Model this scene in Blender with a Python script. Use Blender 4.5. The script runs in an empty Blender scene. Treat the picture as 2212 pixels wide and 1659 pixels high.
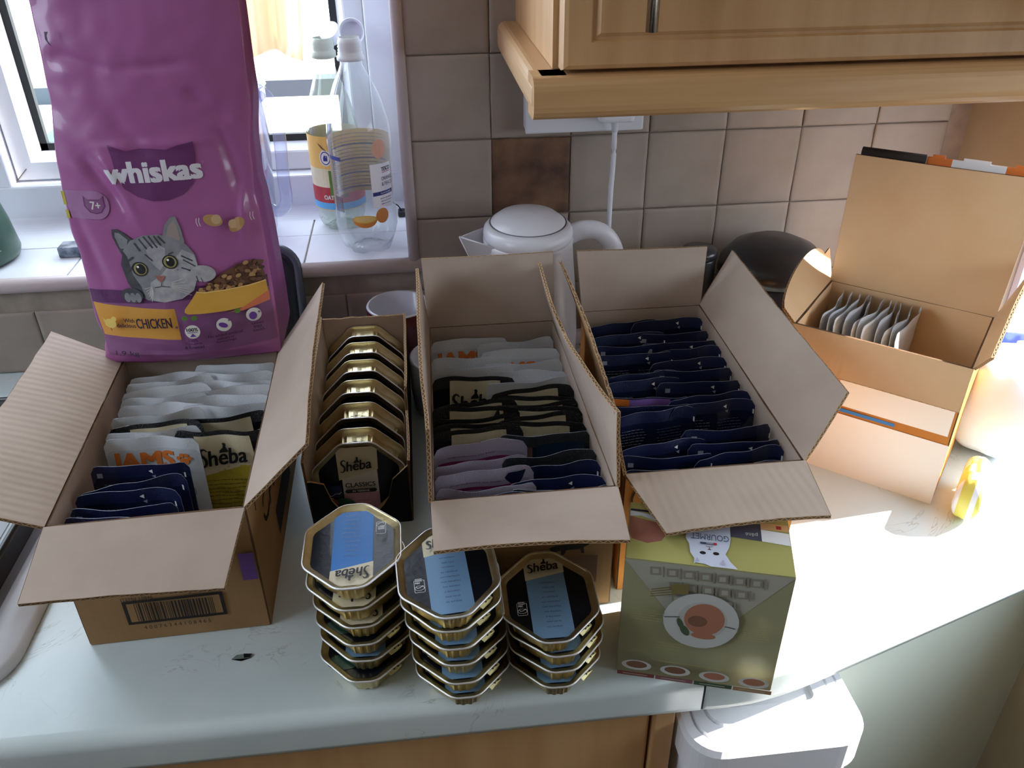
import bpy, bmesh, math, random
from mathutils import Vector, Matrix, noise
from mathutils.geometry import tessellate_polygon

R = random.Random(7)
PI = math.pi
scene = bpy.context.scene
COL = scene.collection

# ------------------------------------------------------------------ camera
cam_d = bpy.data.cameras.new('camera')
cam = bpy.data.objects.new('camera', cam_d)
COL.objects.link(cam)
YAW, PITCH, ROLL, FPX = 0.1075, 0.5513, -0.0100, 1822.44
fw = Vector((math.sin(YAW) * math.cos(PITCH), math.cos(YAW) * math.cos(PITCH), -math.sin(PITCH)))
rt = Vector((math.cos(YAW), -math.sin(YAW), 0))
upv = rt.cross(fw)
r2 = rt * math.cos(ROLL) + upv * math.sin(ROLL)
u2 = -rt * math.sin(ROLL) + upv * math.cos(ROLL)
m = Matrix((r2, u2, -fw)).transposed().to_4x4()
m.translation = Vector((-0.0901, -0.4479, 0.5786))
cam.matrix_world = m
cam_d.sensor_width = 36.0
cam_d.lens = 36.0 * FPX / 2212.0
cam_d.clip_start = 0.02
scene.camera = cam

# ------------------------------------------------------------------ light
w = bpy.data.worlds.new('world')
scene.world = w
w.use_nodes = True
bg = w.node_tree.nodes['Background']
bg.inputs[0].default_value = (0.74, 0.86, 1.0, 1)
bg.inputs[1].default_value = 8.5

sun_d = bpy.data.lights.new('sun', 'SUN')
sun = bpy.data.objects.new('sun', sun_d)
COL.objects.link(sun)
sun.rotation_euler = Vector((1.0, 0.10, 0.60)).to_track_quat('Z', 'Y').to_euler()
sun_d.energy = 24.0
sun_d.angle = math.radians(0.9)
sun_d.color = (1.0, 0.95, 0.86)


def portal(name, loc, rot, sx, sy):
    d = bpy.data.lights.new(name, 'AREA')
    d.shape = 'RECTANGLE'
    d.size, d.size_y = sx, sy
    d.cycles.is_portal = True
    o = bpy.data.objects.new(name, d)
    o.location, o.rotation_euler = loc, rot
    COL.objects.link(o)


portal('sky_portal', (-0.68, 0.90, 0.65), (-PI / 2, 0, 0), 1.15, 1.02)
portal('sky_portal', (0.69, 0.0, 0.22), (0, PI / 2, 0), 0.42, 1.02)
portal('sky_portal', (-1.70, -0.30, 0.875), (0, -PI / 2, 0), 0.85, 1.0)

scene.view_settings.view_transform = 'Standard'
scene.view_settings.look = 'None'
scene.view_settings.gamma = 1.0
scene.view_settings.use_curve_mapping = False
scene.view_settings.exposure = 0.0
scene.cycles.use_denoising = True
scene.cycles.max_bounces = 10
scene.cycles.diffuse_bounces = 6
scene.cycles.transparent_max_bounces = 24
scene.cycles.sample_clamp_indirect = 6.0


# ------------------------------------------------------------------ materials
def lin(h):
    h = h.lstrip('#')
    out = []
    for i in (0, 2, 4):
        c = int(h[i:i + 2], 16) / 255
        out.append(c / 12.92 if c <= 0.04045 else ((c + 0.055) / 1.055) ** 2.4)
    return out + [1.0]


MATS = {}


def mat(name, col, rough=0.6, metal=0.0, col2=None, scale=20.0, stretch=(1, 1, 1), bump=0.0, bscale=None,
        coat=0.0, detail=4.0, ramp=(0.35, 0.65), spec=0.5, trans=0.0, objrand=0.0):
    if name in MATS:
        return MATS[name]
    mm = bpy.data.materials.new(name)
    mm.use_nodes = True
    nt = mm.node_tree
    b = nt.nodes['Principled BSDF']
    b.inputs['Base Color'].default_value = lin(col)
    b.inputs['Roughness'].default_value = rough
    b.inputs['Metallic'].default_value = metal
    b.inputs['Coat Weight'].default_value = coat
    b.inputs['Specular IOR Level'].default_value = spec
    tc = mp = None
    if col2 or bump:
        tc = nt.nodes.new('ShaderNodeTexCoord')
        mp = nt.nodes.new('ShaderNodeMapping')
        mp.inputs['Scale'].default_value = stretch
        nt.links.new(tc.outputs['Object'], mp.inputs[0])
    last = None
    if col2:
        n = nt.nodes.new('ShaderNodeTexNoise')
        n.inputs['Scale'].default_value = scale
        n.inputs['Detail'].default_value = detail
        cr = nt.nodes.new('ShaderNodeValToRGB')
        cr.color_ramp.elements[0].position, cr.color_ramp.elements[1].position = ramp
        cr.color_ramp.elements[0].color = lin(col)
        cr.color_ramp.elements[1].color = lin(col2)
        nt.links.new(mp.outputs[0], n.inputs['Vector'])
        nt.links.new(n.outputs[0], cr.inputs[0])
        last = cr.outputs[0]
        nt.links.new(last, b.inputs['Base Color'])
    if objrand:
        oi = nt.nodes.new('ShaderNodeObjectInfo')
        mr = nt.nodes.new('ShaderNodeMapRange')
        mr.inputs['To Min'].default_value = 1 - objrand
        mr.inputs['To Max'].default_value = 1 + objrand
        hs = nt.nodes.new('ShaderNodeHueSaturation')
        nt.links.new(oi.outputs['Random'], mr.inputs['Value'])
        nt.links.new(mr.outputs[0], hs.inputs['Value'])
        if last:
            nt.links.new(last, hs.inputs['Color'])
        else:
            hs.inputs['Color'].default_value = lin(col)
        nt.links.new(hs.outputs[0], b.inputs['Base Color'])
    if bump:
        n2 = nt.nodes.new('ShaderNodeTexNoise')
        n2.inputs['Scale'].default_value = bscale or scale
        n2.inputs['Detail'].default_value = 3
        bp = nt.nodes.new('ShaderNodeBump')
        bp.inputs['Strength'].default_value = bump
        bp.inputs['Distance'].default_value = 0.002
        nt.links.new(mp.outputs[0], n2.inputs['Vector'])
        nt.links.new(n2.outputs[0], bp.inputs['Height'])
        nt.links.new(bp.outputs[0], b.inputs['Normal'])
    MATS[name] = mm
    return mm


def clear_mat(name, tint='ffffff', gloss=0.12, rough=0.05, milk=0.0, milkcol='ffffff'):
    """thin clear plastic or glass: see-through with a fresnel sheen"""
    mm = bpy.data.materials.new(name)
    mm.use_nodes = True
    nt = mm.node_tree
    nt.nodes.clear()
    out = nt.nodes.new('ShaderNodeOutputMaterial')
    tr = nt.nodes.new('ShaderNodeBsdfTransparent')
    tr.inputs[0].default_value = lin(tint)
    gl = nt.nodes.new('ShaderNodeBsdfGlossy')
    gl.inputs['Roughness'].default_value = rough
    lw = nt.nodes.new('ShaderNodeLayerWeight')
    lw.inputs[0].default_value = gloss
    mx = nt.nodes.new('ShaderNodeMixShader')
    nt.links.new(lw.outputs['Facing'], mx.inputs[0])
    if milk:
        df = nt.nodes.new('ShaderNodeBsdfTranslucent')
        df.inputs[0].default_value = lin(milkcol)
        d2 = nt.nodes.new('ShaderNodeBsdfDiffuse')
        d2.inputs[0].default_value = lin(milkcol)
        ad = nt.nodes.new('ShaderNodeMixShader')
        ad.inputs[0].default_value = 0.5
        nt.links.new(df.outputs[0], ad.inputs[1])
        nt.links.new(d2.outputs[0], ad.inputs[2])
        m2 = nt.nodes.new('ShaderNodeMixShader')
        m2.inputs[0].default_value = milk
        nt.links.new(tr.outputs[0], m2.inputs[1])
        nt.links.new(ad.outputs[0], m2.inputs[2])
        nt.links.new(m2.outputs[0], mx.inputs[1])
    else:
        nt.links.new(tr.outputs[0], mx.inputs[1])
    nt.links.new(gl.outputs[0], mx.inputs[2])
    nt.links.new(mx.outputs[0], out.inputs[0])
    MATS[name] = mm
    return mm


def card_mat(name, c1, c2, ribs=0.25, period=0.0065):
    """kraft board: fibre noise and faint flute ribs along the panel's U direction"""
    mm = mat(name, c1, 0.85, col2=c2, scale=14, detail=8, spec=0.2)
    nt = mm.node_tree
    b = nt.nodes['Principled BSDF']
    uv = nt.nodes.new('ShaderNodeUVMap')
    sx = nt.nodes.new('ShaderNodeSeparateXYZ')
    nt.links.new(uv.outputs[0], sx.inputs[0])
    mu = nt.nodes.new('ShaderNodeMath')
    mu.operation = 'MULTIPLY'
    mu.inputs[1].default_value = 2 * PI / period
    sn = nt.nodes.new('ShaderNodeMath')
    sn.operation = 'SINE'
    nt.links.new(sx.outputs[0], mu.inputs[0])
    nt.links.new(mu.outputs[0], sn.inputs[0])
    nz = nt.nodes.new('ShaderNodeTexNoise')
    nz.inputs['Scale'].default_value = 30
    nt.links.new(uv.outputs[0], nz.inputs['Vector'])
    mm2 = nt.nodes.new('ShaderNodeMath')
    mm2.operation = 'MULTIPLY'
    nt.links.new(sn.outputs[0], mm2.inputs[0])
    nt.links.new(nz.outputs[0], mm2.inputs[1])
    bp = nt.nodes.new('ShaderNodeBump')
    bp.inputs['Strength'].default_value = ribs
    bp.inputs['Distance'].default_value = 0.0008
    nt.links.new(mm2.outputs[0], bp.inputs['Height'])
    nt.links.new(bp.outputs[0], b.inputs['Normal'])
    return mm


KRAFT_IN = card_mat('kraft_inner', 'b09e90', 'baa89a', 0.05)
KRAFT_RIB = card_mat('kraft_ribbed', 'b8a697', 'c2b0a0', 0.28, 0.0085)
KRAFT_SUN_TINT = card_mat('kraft_sun_tint', 'd8b48a', 'dfbd95', 0.12)  # lighter kraft copy: sun bounce on the far right carton put into the colour
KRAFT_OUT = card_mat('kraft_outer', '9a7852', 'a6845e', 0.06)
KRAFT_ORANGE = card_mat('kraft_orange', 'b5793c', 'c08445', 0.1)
KRAFT_EDGE = mat('kraft_edge', '5d4430', 0.95, col2='75583e', scale=60)  # dark brown puts the shade inside the open flutes into the colour
KRAFT_ZIG = mat('kraft_flute', 'b8976f', 0.9)
CARTON_BLACK = card_mat('carton_black', '15151a', '1b1b20', 0.05)
BLACK = mat('ink_black', '17161a', 0.5)
INK = mat('ink_brown_black', '241d18', 0.8)
WHITE = mat('print_white', 'eeeef0', 0.5)
OFFWHITE = mat('print_offwhite', 'd9d6ce', 0.5)
CREAM = mat('print_cream', 'cbbf9b', 0.4, col2='d8ceb0', scale=30)
ORANGE = mat('print_orange', 'e07a33', 0.45)
YELLOW = mat('print_yellow', 'b9a83a', 0.4)
TANP = mat('print_tan', '9a7b58', 0.5)
PURPLE = mat('print_purple', '6a3c96', 0.4)
NAVY = mat('print_navy', '1c2548', 0.35)
RED = mat('print_red', 'b32f33', 0.45)
GREEN = mat('print_green', '4b7a35', 0.5)
BLUE = mat('print_blue', '2f79c6', 0.4, spec=.3)
PALEBLUE = mat('print_pale_blue', '7496b8', 0.4, spec=.3)
PINK = mat('print_pink', 'c99aa8', 0.5)
GREYTXT = mat('print_grey', '8e93a3', 0.5)

WHITE_UPVC = mat('white_upvc', 'dfe1e8', 0.35, col2='d6d8e0', scale=3)
GASKET = mat('gasket_black', '24282a', 0.6)
PLASTER = mat('white_painted_reveal', 'e4e4f0', 0.6)
WHITE_TILE = mat('white_glazed_tile', 'e6e8ee', 0.22, col2='dcdfe6', scale=5)
GROUT = mat('grout_grey', 'a09486', 0.95, col2='8c8276', scale=40)
BEADM = mat('pink_grey_bead', 'c9bcba', 0.35)
TILE = mat('stone_wall_tile', '93877c', 0.6, col2='9f9388', scale=14, bump=0.22, bscale=30, objrand=0.05, detail=8)
TILE_DARK = mat('brown_stone_tile', '4a3226', 0.6, col2='7a5a42', scale=26, bump=0.5, bscale=50, detail=8)
WALLP = mat('cream_wall_paint', 'a39686', 0.8)
CEIL = mat('ceiling_white', 'e2ded6', 0.9)
FLOORM = mat('floor_vinyl', '5c5349', 0.5, col2='4d453c', scale=4)
WOOD = mat('beech_wood', 'cda375', 0.38, col2='bd9163', scale=5, stretch=(9, 9, 0.7), detail=6, ramp=(0.3, 0.7))
WOODH = mat('beech_wood_horizontal', 'd2a878', 0.26, col2='bd9163', scale=5, stretch=(0.7, 9, 12), detail=6, ramp=(0.3, 0.7))
STEEL = mat('brushed_steel', 'b9b9b8', 0.28, metal=1.0)
GOLD = mat('gold_foil', 'd8cca6', 0.36, metal=1.0, col2='c9b98c', scale=60, bump=0.12, bscale=300)
SILVER = mat('silver_foil', 'f0f0f4', 0.42, metal=0.75)
FILM = mat('black_film', '0b0d13', 0.38, coat=0.12, col2='10141d', scale=30, bump=0.2, bscale=140, spec=.3)
KETTLE = mat('white_kettle_plastic', 'dcdbe2', 0.3, col2='d2d0d6', scale=4)
KETTLE_SEAM = mat('kettle_seam', '66646c', 0.6)
DARKPL = mat('dark_grey_plastic', '23262b', 0.35)


def marble(name, base, base2, vein):
    mm = mat(name, base, 0.28, col2=base2, scale=7, detail=5)
    nt = mm.node_tree
    b = nt.nodes['Principled BSDF']
    src = b.inputs['Base Color'].links[0].from_socket
    mp = [n for n in nt.nodes if n.type == 'MAPPING'][0]
    n1 = nt.nodes.new('ShaderNodeTexNoise')
    n1.inputs['Scale'].default_value = 13
    n1.inputs['Detail'].default_value = 8
    n1.inputs['Distortion'].default_value = 2.2
    nt.links.new(mp.outputs[0], n1.inputs['Vector'])
    cr = nt.nodes.new('ShaderNodeValToRGB')
    e = cr.color_ramp.elements
    e[0].position, e[0].color = 0.491, (0, 0, 0, 1)
    e[1].position, e[1].color = 0.509, (0, 0, 0, 1)
    k = e.new(0.5)
    k.color = (1, 1, 1, 1)
    nt.links.new(n1.outputs[0], cr.inputs[0])
    n2 = nt.nodes.new('ShaderNodeTexNoise')
    n2.inputs['Scale'].default_value = 14
    nt.links.new(mp.outputs[0], n2.inputs['Vector'])
    c2 = nt.nodes.new('ShaderNodeValToRGB')
    c2.color_ramp.elements[0].position = 0.54
    c2.color_ramp.elements[1].position = 0.62
    nt.links.new(n2.outputs[0], c2.inputs[0])
    mu = nt.nodes.new('ShaderNodeMath')
    mu.operation = 'MULTIPLY'
    nt.links.new(cr.outputs[0], mu.inputs[0])
    nt.links.new(c2.outputs[0], mu.inputs[1])
    mx = nt.nodes.new('ShaderNodeMixRGB')
    m3 = nt.nodes.new('ShaderNodeMath')
    m3.operation = 'MULTIPLY'
    m3.inputs[1].default_value = 0.55
    nt.links.new(mu.outputs[0], m3.inputs[0])
    nt.links.new(m3.outputs[0], mx.inputs[0])
    nt.links.new(src, mx.inputs[1])
    mx.inputs[2].default_value = lin(vein)
    nt.links.new(mx.outputs[0], b.inputs['Base Color'])
    return mm


WORKTOPM = marble('marbled_laminate', 'c3d0d2', 'd3dcdc', '8f8f80')


# ------------------------------------------------------------------ object helpers
def link(o, parent=None):
    COL.objects.link(o)
    if parent is not None:
        o.parent = parent
    return o


def tag(o, label=None, cat=None, group=None, kind=None):
    if label:
        o['label'] = label
    if cat:
        o['category'] = cat
    if group:
        o['group'] = group
    if kind:
        o['kind'] = kind
    return o


def thing(name, label, cat, loc=(0, 0, 0), rot=(0, 0, 0), group=None):
    o = bpy.data.objects.new(name, None)
    o.empty_display_size = 0.02
    o.location = loc
    o.rotation_euler = rot
    link(o)
    return tag(o, label, cat, group)


def obj(name, bm, mats, parent=None, world=True, smooth=False, label=None):
    """bm -> one mesh object; with world=True its vertices are world coordinates (parent unrotated)"""
    if world and parent is not None:
        off = Vector(parent.location)
        if parent.parent is not None:
            off = off + Vector(parent.parent.location)
        bmesh.ops.translate(bm, vec=-off, verts=bm.verts)
    me = bpy.data.meshes.new(name)
    bm.to_mesh(me)
    bm.free()
    if not isinstance(mats, (list, tuple)):
        mats = [mats]
    for mm in mats:
        me.materials.append(mm)
    if smooth:
        for p in me.polygons:
            p.use_smooth = True
    o = bpy.data.objects.new(name, me)
    link(o, parent)
    if label:
        o['label'] = label
    return o


def struct(name, bm, mats, parent=None, smooth=False):
    o = obj(name, bm, mats, parent, smooth=smooth)
    if parent is None:
        o['kind'] = 'structure'
    return o


def dup(o, **kw):
    c = o.copy()
    COL.objects.link(c)
    for ch in list(o.children):
        d = ch.copy()
        COL.objects.link(d)
        d.parent = c
        for g in list(ch.children):
            e = g.copy()
            COL.objects.link(e)
            e.parent = d
    for k, v in kw.items():
        c[k] = v
    return c


def box(bm, x0, x1, y0, y1, z0, z1, bev=0.0, seg=2, mi=0):
    vs = [bm.verts.new((x, y, z)) for z in (z0, z1) for y in (y0, y1) for x in (x0, x1)]
    fs = []
    for q in ((0, 2, 3, 1), (4, 5, 7, 6), (0, 1, 5, 4), (1, 3, 7, 5), (3, 2, 6, 7), (2, 0, 4, 6)):
        f = bm.faces.new([vs[i] for i in q])
        f.material_index = mi
        fs.append(f)
    if bev:
        es = list({e for f in fs for e in f.edges})
        bmesh.ops.bevel(bm, geom=es, offset=bev, segments=seg, profile=0.5, affect='EDGES')
    return vs


def bbox(*a, **k):
    bm = bmesh.new()
    box(bm, *a, **k)
    return bm


def ngon(bm, pts, mi=0):
    """possibly concave planar polygon -> triangles"""
    vs = [bm.verts.new(p) for p in pts]
    for t in tessellate_polygon([[Vector(p) for p in pts]]):
        try:
            f = bm.faces.new([vs[i] for i in t])
            f.material_index = mi
        except ValueError:
            pass
    return vs


def prism(bm, pts, vec, mi=0, mi_side=None):
    """extrude a planar outline along vec (closed solid)"""
    vec = Vector(vec)
    a = ngon(bm, pts, mi)
    b = ngon(bm, [Vector(p) + vec for p in pts], mi)
    n = len(pts)
    for i in range(n):
        j = (i + 1) % n
        f = bm.faces.new((a[i], a[j], b[j], b[i]))
        f.material_index = mi if mi_side is None else mi_side
    bmesh.ops.recalc_face_normals(bm, faces=bm.faces)


def lathe(bm, prof, c=(0, 0, 0), n=40, mi=0, cap=False, sx=1.0, sy=1.0, rfun=None):
    rings = []
    for k, (r, z) in enumerate(prof):
        ring = []
        for i in range(n):
            a = 2 * PI * i / n
            rr = r * (rfun(a, z) if rfun else 1)
            ring.append(bm.verts.new((c[0] + rr * sx * math.cos(a), c[1] + rr * sy * math.sin(a), c[2] + z)))
        rings.append(ring)
    for k in range(len(rings) - 1):
        m_i = mi[k] if isinstance(mi, (list, tuple)) else mi
        for i in range(n):
            j = (i + 1) % n
            f = bm.faces.new((rings[k][i], rings[k][j], rings[k + 1][j], rings[k + 1][i]))
            f.material_index = m_i
    if cap:
        for ring, fl in ((rings[0], True), (rings[-1], False)):
            f = bm.faces.new(ring[::-1] if fl else ring)
            f.material_index = mi[0] if isinstance(mi, (list, tuple)) else mi
    return rings


def smooth_path(pts, k=6):
    P = [Vector(p) for p in pts]
    out = []
    for i in range(len(P) - 1):
        p0 = P[max(i - 1, 0)]
        p1, p2 = P[i], P[i + 1]
        p3 = P[min(i + 2, len(P) - 1)]
        for s in range(k):
            t = s / k
            out.append(0.5 * ((2 * p1) + (p2 - p0) * t + (2 * p0 - 5 * p1 + 4 * p2 - p3) * t * t + (-p0 + 3 * p1 - 3 * p2 + p3) * t ** 3))
    out.append(P[-1])
    return out


def tube(bm, pts, r, n=10, closed=False, mi=0, flat=1.0, k=0, upref=(0, 0, 1)):
    """sweep an ellipse (r, r*flat) along pts"""
    P = smooth_path(pts, k) if k else [Vector(p) for p in pts]
    N = len(P)
    rings = []
    for i, p in enumerate(P):
        a = P[(i - 1) % N] if (closed or i > 0) else P[i]
        b = P[(i + 1) % N] if (closed or i < N - 1) else P[i]
        t = (b - a).normalized()
        s = t.cross(Vector(upref))
        if s.length < 1e-5:
            s = t.cross(Vector((0, 1, 0)))
        s.normalize()
        q = s.cross(t).normalized()
        rr = r(i / (N - 1)) if callable(r) else r
        rings.append([bm.verts.new(p + s * rr * math.cos(2 * PI * j / n) + q * rr * flat * math.sin(2 * PI * j / n)) for j in range(n)])
    rng = range(N) if closed else range(N - 1)
    for i in rng:
        A, B = rings[i], rings[(i + 1) % N]
        for j in range(n):
            f = bm.faces.new((A[j], A[(j + 1) % n], B[(j + 1) % n], B[j]))
            f.material_index = mi
    if not closed:
        bm.faces.new(rings[0][::-1]).material_index = mi
        bm.faces.new(rings[-1]).material_index = mi


def rrect(w_, h_, r, n=6, cx=0.0, cy=0.0):
    out = []
    for sx, sy, a0 in ((1, 1, 0), (-1, 1, 90), (-1, -1, 180), (1, -1, 270)):
        for i in range(n + 1):
            a = math.radians(a0 + 90 * i / n)
            out.append((cx + sx * (w_ / 2 - r) + r * math.cos(a), cy + sy * (h_ / 2 - r) + r * math.sin(a)))
    return out


# ------------------------------------------------------------------ flat print
FONT_CACHE = {}


def text_geo(s, bold=0.0, shear=0.0):
    key = (s, bold, shear)
    if key in FONT_CACHE:
        return FONT_CACHE[key]
    cu = bpy.data.curves.new('t', 'FONT')
    cu.body = s
    cu.size = 1.0
    cu.offset = bold
    cu.shear = shear
    cu.resolution_u = 3
    o = bpy.data.objects.new('t', cu)
    COL.objects.link(o)
    me = bpy.data.meshes.new_from_object(o)
    vs = [(v.co.x, v.co.y) for v in me.vertices]
    fs = [tuple(p.vertices) for p in me.polygons]
    bpy.data.objects.remove(o)
    bpy.data.curves.remove(cu)
    bpy.data.meshes.remove(me)
    x0 = min(v[0] for v in vs)
    x1 = max(v[0] for v in vs)
    y0 = min(v[1] for v in vs)
    y1 = max(v[1] for v in vs)
    FONT_CACHE[key] = (vs, fs, (x0, x1, y0, y1))
    return FONT_CACHE[key]


class Art:
    """flat printed shapes in (u, v) metres, laid on a surface through F(u, v, lift)"""

    def __init__(self):
        self.items = []

    def add(self, vs, fs, m_):
        self.items.append((list(vs), list(fs), m_))
        return self

    def poly(self, pts, m_):
        fs = tessellate_polygon([[Vector((p[0], p[1], 0)) for p in pts]])
        return self.add(pts, fs, m_)

    def rect(self, x0, x1, y0, y1, m_, rot=0.0):
        p = [(x0, y0), (x1, y0), (x1, y1), (x0, y1)]
        if rot:
            cx, cy = (x0 + x1) / 2, (y0 + y1) / 2
            c, s = math.cos(rot), math.sin(rot)
            p = [(cx + (a - cx) * c - (b - cy) * s, cy + (a - cx) * s + (b - cy) * c) for a, b in p]
        return self.poly(p, m_)

    def ell(self, cx, cy, rx, ry, m_, rot=0.0, n=28, a0=0, a1=360):
        c, s = math.cos(rot), math.sin(rot)
        p = []
        for i in range(n):
            a = math.radians(a0 + (a1 - a0) * i / (n if a1 - a0 == 360 else n - 1))
            x, y = rx * math.cos(a), ry * math.sin(a)
            p.append((cx + x * c - y * s, cy + x * s + y * c))
        return self.poly(p, m_)

    def line(self, pts, wd, m_):
        for (ax, ay), (bx, by) in zip(pts, pts[1:]):
            dx, dy = bx - ax, by - ay
            L = math.hypot(dx, dy) or 1
            nx, ny = -dy / L * wd / 2, dx / L * wd / 2
            self.add([(ax + nx, ay + ny), (ax - nx, ay - ny), (bx - nx, by - ny), (bx + nx, by + ny)], [(0, 1, 2), (0, 2, 3)], m_)
        return self

    def text(self, s, x, y, h, m_, width=None, rot=0.0, bold=0.0, shear=0.0, align='l', ref='x'):
        """(x, y) lower-left (or centre with align 'c'); h = height of the drawn glyphs"""
        vs, fs, (x0, x1, y0, y1) = text_geo(s, 0.0, shear)
        sc = h / (y1 - y0)
        sxx = sc if width is None else width / (x1 - x0)
        c, sn = math.cos(rot), math.sin(rot)
        ox = -(x1 - x0) * sxx / 2 if align == 'c' else 0
        d = bold * sc
        for dx, dy in ((0, 0),) if not bold else ((-d, -d * .6), (d, -d * .6), (-d, d * .6), (d, d * .6), (0, 0)):
            out = []
            for a, b in vs:
                u, v = (a - x0) * sxx + ox + dx, (b - y0) * sc + dy
                out.append((x + u * c - v * sn, y + u * sn + v * c))
            self.add(out, fs, m_)
        return self

    def lines(self, x0, x1, y0, y1, n, m_, th=0.0007, jitter=0.25, rot=0.0, seed=1):
        """small unreadable copy as broken hairlines"""
        r = random.Random(seed)
        for i in range(n):
            y = y1 - (y1 - y0) * (i + 0.5) / n
            x = x0 + r.random() * jitter * (x1 - x0) * 0.4
            xe = x1 - r.random() * jitter * (x1 - x0)
            while x < xe - 0.001:
                l = min(0.0012 + r.random() * 0.004, xe - x)
                cx, cy = (x0 + x1) / 2, (y0 + y1) / 2
                c, s = math.cos(rot), math.sin(rot)
                p = [(x, y - th / 2), (x + l, y - th / 2), (x + l, y + th / 2), (x, y + th / 2)]
                p = [(cx + (a - cx) * c - (b - cy) * s, cy + (a - cx) * s + (b - cy) * c) for a, b in p]
                self.add(p, [(0, 1, 2), (0, 2, 3)], m_)
                x += l + 0.0008
        return self

    def build(self, name, parent, F, lift=0.00025, step=0.00006, grid=None, world=True, label=None):
        bm = bmesh.new()
        mats = []
        for k, (vs, fs, m_) in enumerate(self.items):
            if m_ not in mats:
                mats.append(m_)
            mi = mats.index(m_)
            b2 = bmesh.new()
            bv = [b2.verts.new((p[0], p[1], 0)) for p in vs]
            for f in fs:
                try:
                    b2.faces.new([bv[i] for i in f])
                except ValueError:
                    pass
            if grid:
                xs = [p[0] for p in vs]
                ys = [p[1] for p in vs]
                for ax, lo, hi in ((0, min(xs), max(xs)), (1, min(ys), max(ys))):
                    g0 = math.ceil(lo / grid)
                    g1 = math.floor(hi / grid)
                    for g in range(g0, g1 + 1):
                        co = (g * grid, 0, 0) if ax == 0 else (0, g * grid, 0)
                        no = (1, 0, 0) if ax == 0 else (0, 1, 0)
                        bmesh.ops.bisect_plane(b2, geom=b2.verts[:] + b2.edges[:] + b2.faces[:], dist=1e-7, plane_co=co, plane_no=no)
            L = lift + step * k
            mp = {}
            for v in b2.verts:
                mp[v] = bm.verts.new(F(v.co.x, v.co.y, L))
            for f in b2.faces:
                nf = bm.faces.new([mp[v] for v in f.verts])
                nf.material_index = mi
            b2.free()
        return obj(name, bm, mats, parent, world=world, label=label)


def plane_map(O, U, V):
    O, U, V = Vector(O), Vector(U).normalized(), Vector(V).normalized()
    N = U.cross(V).normalized()
    return lambda u, v, L: O + U * u + V * v + N * L


# ------------------------------------------------------------------ corrugated board
def board(name, A, B, C, D, parent, m_in, m_out, t=0.0028, edges='o', jag=0.0, warp=0.0, seed=0, nu=24, nv=8,
          cut=None, uvswap=False, label=None):
    """board panel; A-B is the hinge, D-C the free side; inner face on the (B-A)x(D-A) side.
    edges: o outer, l at A-D, r at B-C show open flutes"""
    A, B, C, D = map(Vector, (A, B, C, D))
    N = (B - A).cross(D - A).normalized()
    bm = bmesh.new()
    uvl = bm.loops.layers.uv.new('UVMap')
    LU = (B - A).length
    LV = (D - A).length

    def pt(u, v):
        vv = v
        if jag and v > 0.999:
            vv = v - jag * (0.5 + 0.5 * noise.noise(Vector((u * LU * 70, seed * 3.1, 0)))) - jag * 0.6 * abs(noise.noise(Vector((u * LU * 220, seed, 5))))
        if cut:
            vv = v * cut(u)
        p = (A * (1 - u) + B * u) * (1 - vv) + (D * (1 - u) + C * u) * vv
        d = warp * math.sin(PI * u) * vv * vv + 0.0011 * noise.noise(Vector((u * LU * 18 + seed, vv * LV * 18, 0))) * min(1, vv * 3)
        return p + N * d

    G = [[pt(i / nu, j / nv) for j in range(nv + 1)] for i in range(nu + 1)]
    top = [[bm.verts.new(p + N * t / 2) for p in row] for row in G]
    bot = [[bm.verts.new(p - N * t / 2) for p in row] for row in G]

    def setuv(f):
        for lp in f.loops:
            d = lp.vert.co - A
            u = d.dot((B - A).normalized())
            v = d.dot((D - A).normalized())
            lp[uvl].uv = (v, u) if uvswap else (u, v)

    for i in range(nu):
        for j in range(nv):
            f = bm.faces.new((top[i][j], top[i + 1][j], top[i + 1][j + 1], top[i][j + 1]))
            setuv(f)
            f = bm.faces.new((bot[i][j], bot[i][j + 1], bot[i + 1][j + 1], bot[i + 1][j]))
            f.material_index = 1
            setuv(f)
    for i in range(nu):
        for j, fl in ((0, 0), (nv, 1)):
            q = (top[i][j], bot[i][j], bot[i + 1][j], top[i + 1][j])
            bm.faces.new(q if not fl else q[::-1]).material_index = 2
    for j in range(nv):
        for i, fl in ((0, 1), (nu, 0)):
            q = (top[i][j], bot[i][j], bot[i][j + 1], top[i][j + 1])
            bm.faces.new(q if not fl else q[::-1]).material_index = 2

    def zig(fn, L, out, side):
        n = max(4, int(L / 0.0034))
        wv = 0.00035
        prev = None
        for k in range(n + 1):
            s = k / n
            p = fn(s) + out * 0.00025 + N * (t * 0.42 if k % 2 else -t * 0.42)
            if prev is not None:
                d = (p - prev).normalized()
                q = d.cross(out).normalized() * wv
                f = bm.faces.new([bm.verts.new(x) for x in (prev - q, prev + q, p + q, p - q)])
                f.material_index = 3
            prev = p
        # the two liners' bright edges
        for sgn in (-1, 1):
            prev = None
            for k in range(nu + 1):
                s = k / nu
                p = fn(s) + out * 0.0002 + N * sgn * t * 0.46
                if prev is not None:
                    q = N * 0.00028
                    f = bm.faces.new([bm.verts.new(x) for x in (prev - q, prev + q, p + q, p - q)])
                    f.material_index = 3
                prev = p

    vdir = (D - A).normalized()
    udir = (B - A).normalized()
    if 'o' in edges:
        zig(lambda s: pt(s, 1.0), (C - D).length, vdir, 1)
    if 'l' in edges:
        zig(lambda s: pt(0.0, s), LV, -udir, 1)
    if 'r' in edges:
        zig(lambda s: pt(1.0, s), LV, udir, 1)
    return obj(name, bm, [m_in, m_out, KRAFT_EDGE, KRAFT_ZIG], parent, label=label)


# ================================================================== SETTING
T = 0.1003
WX = -0.1016                      # right side of the window opening
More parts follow.
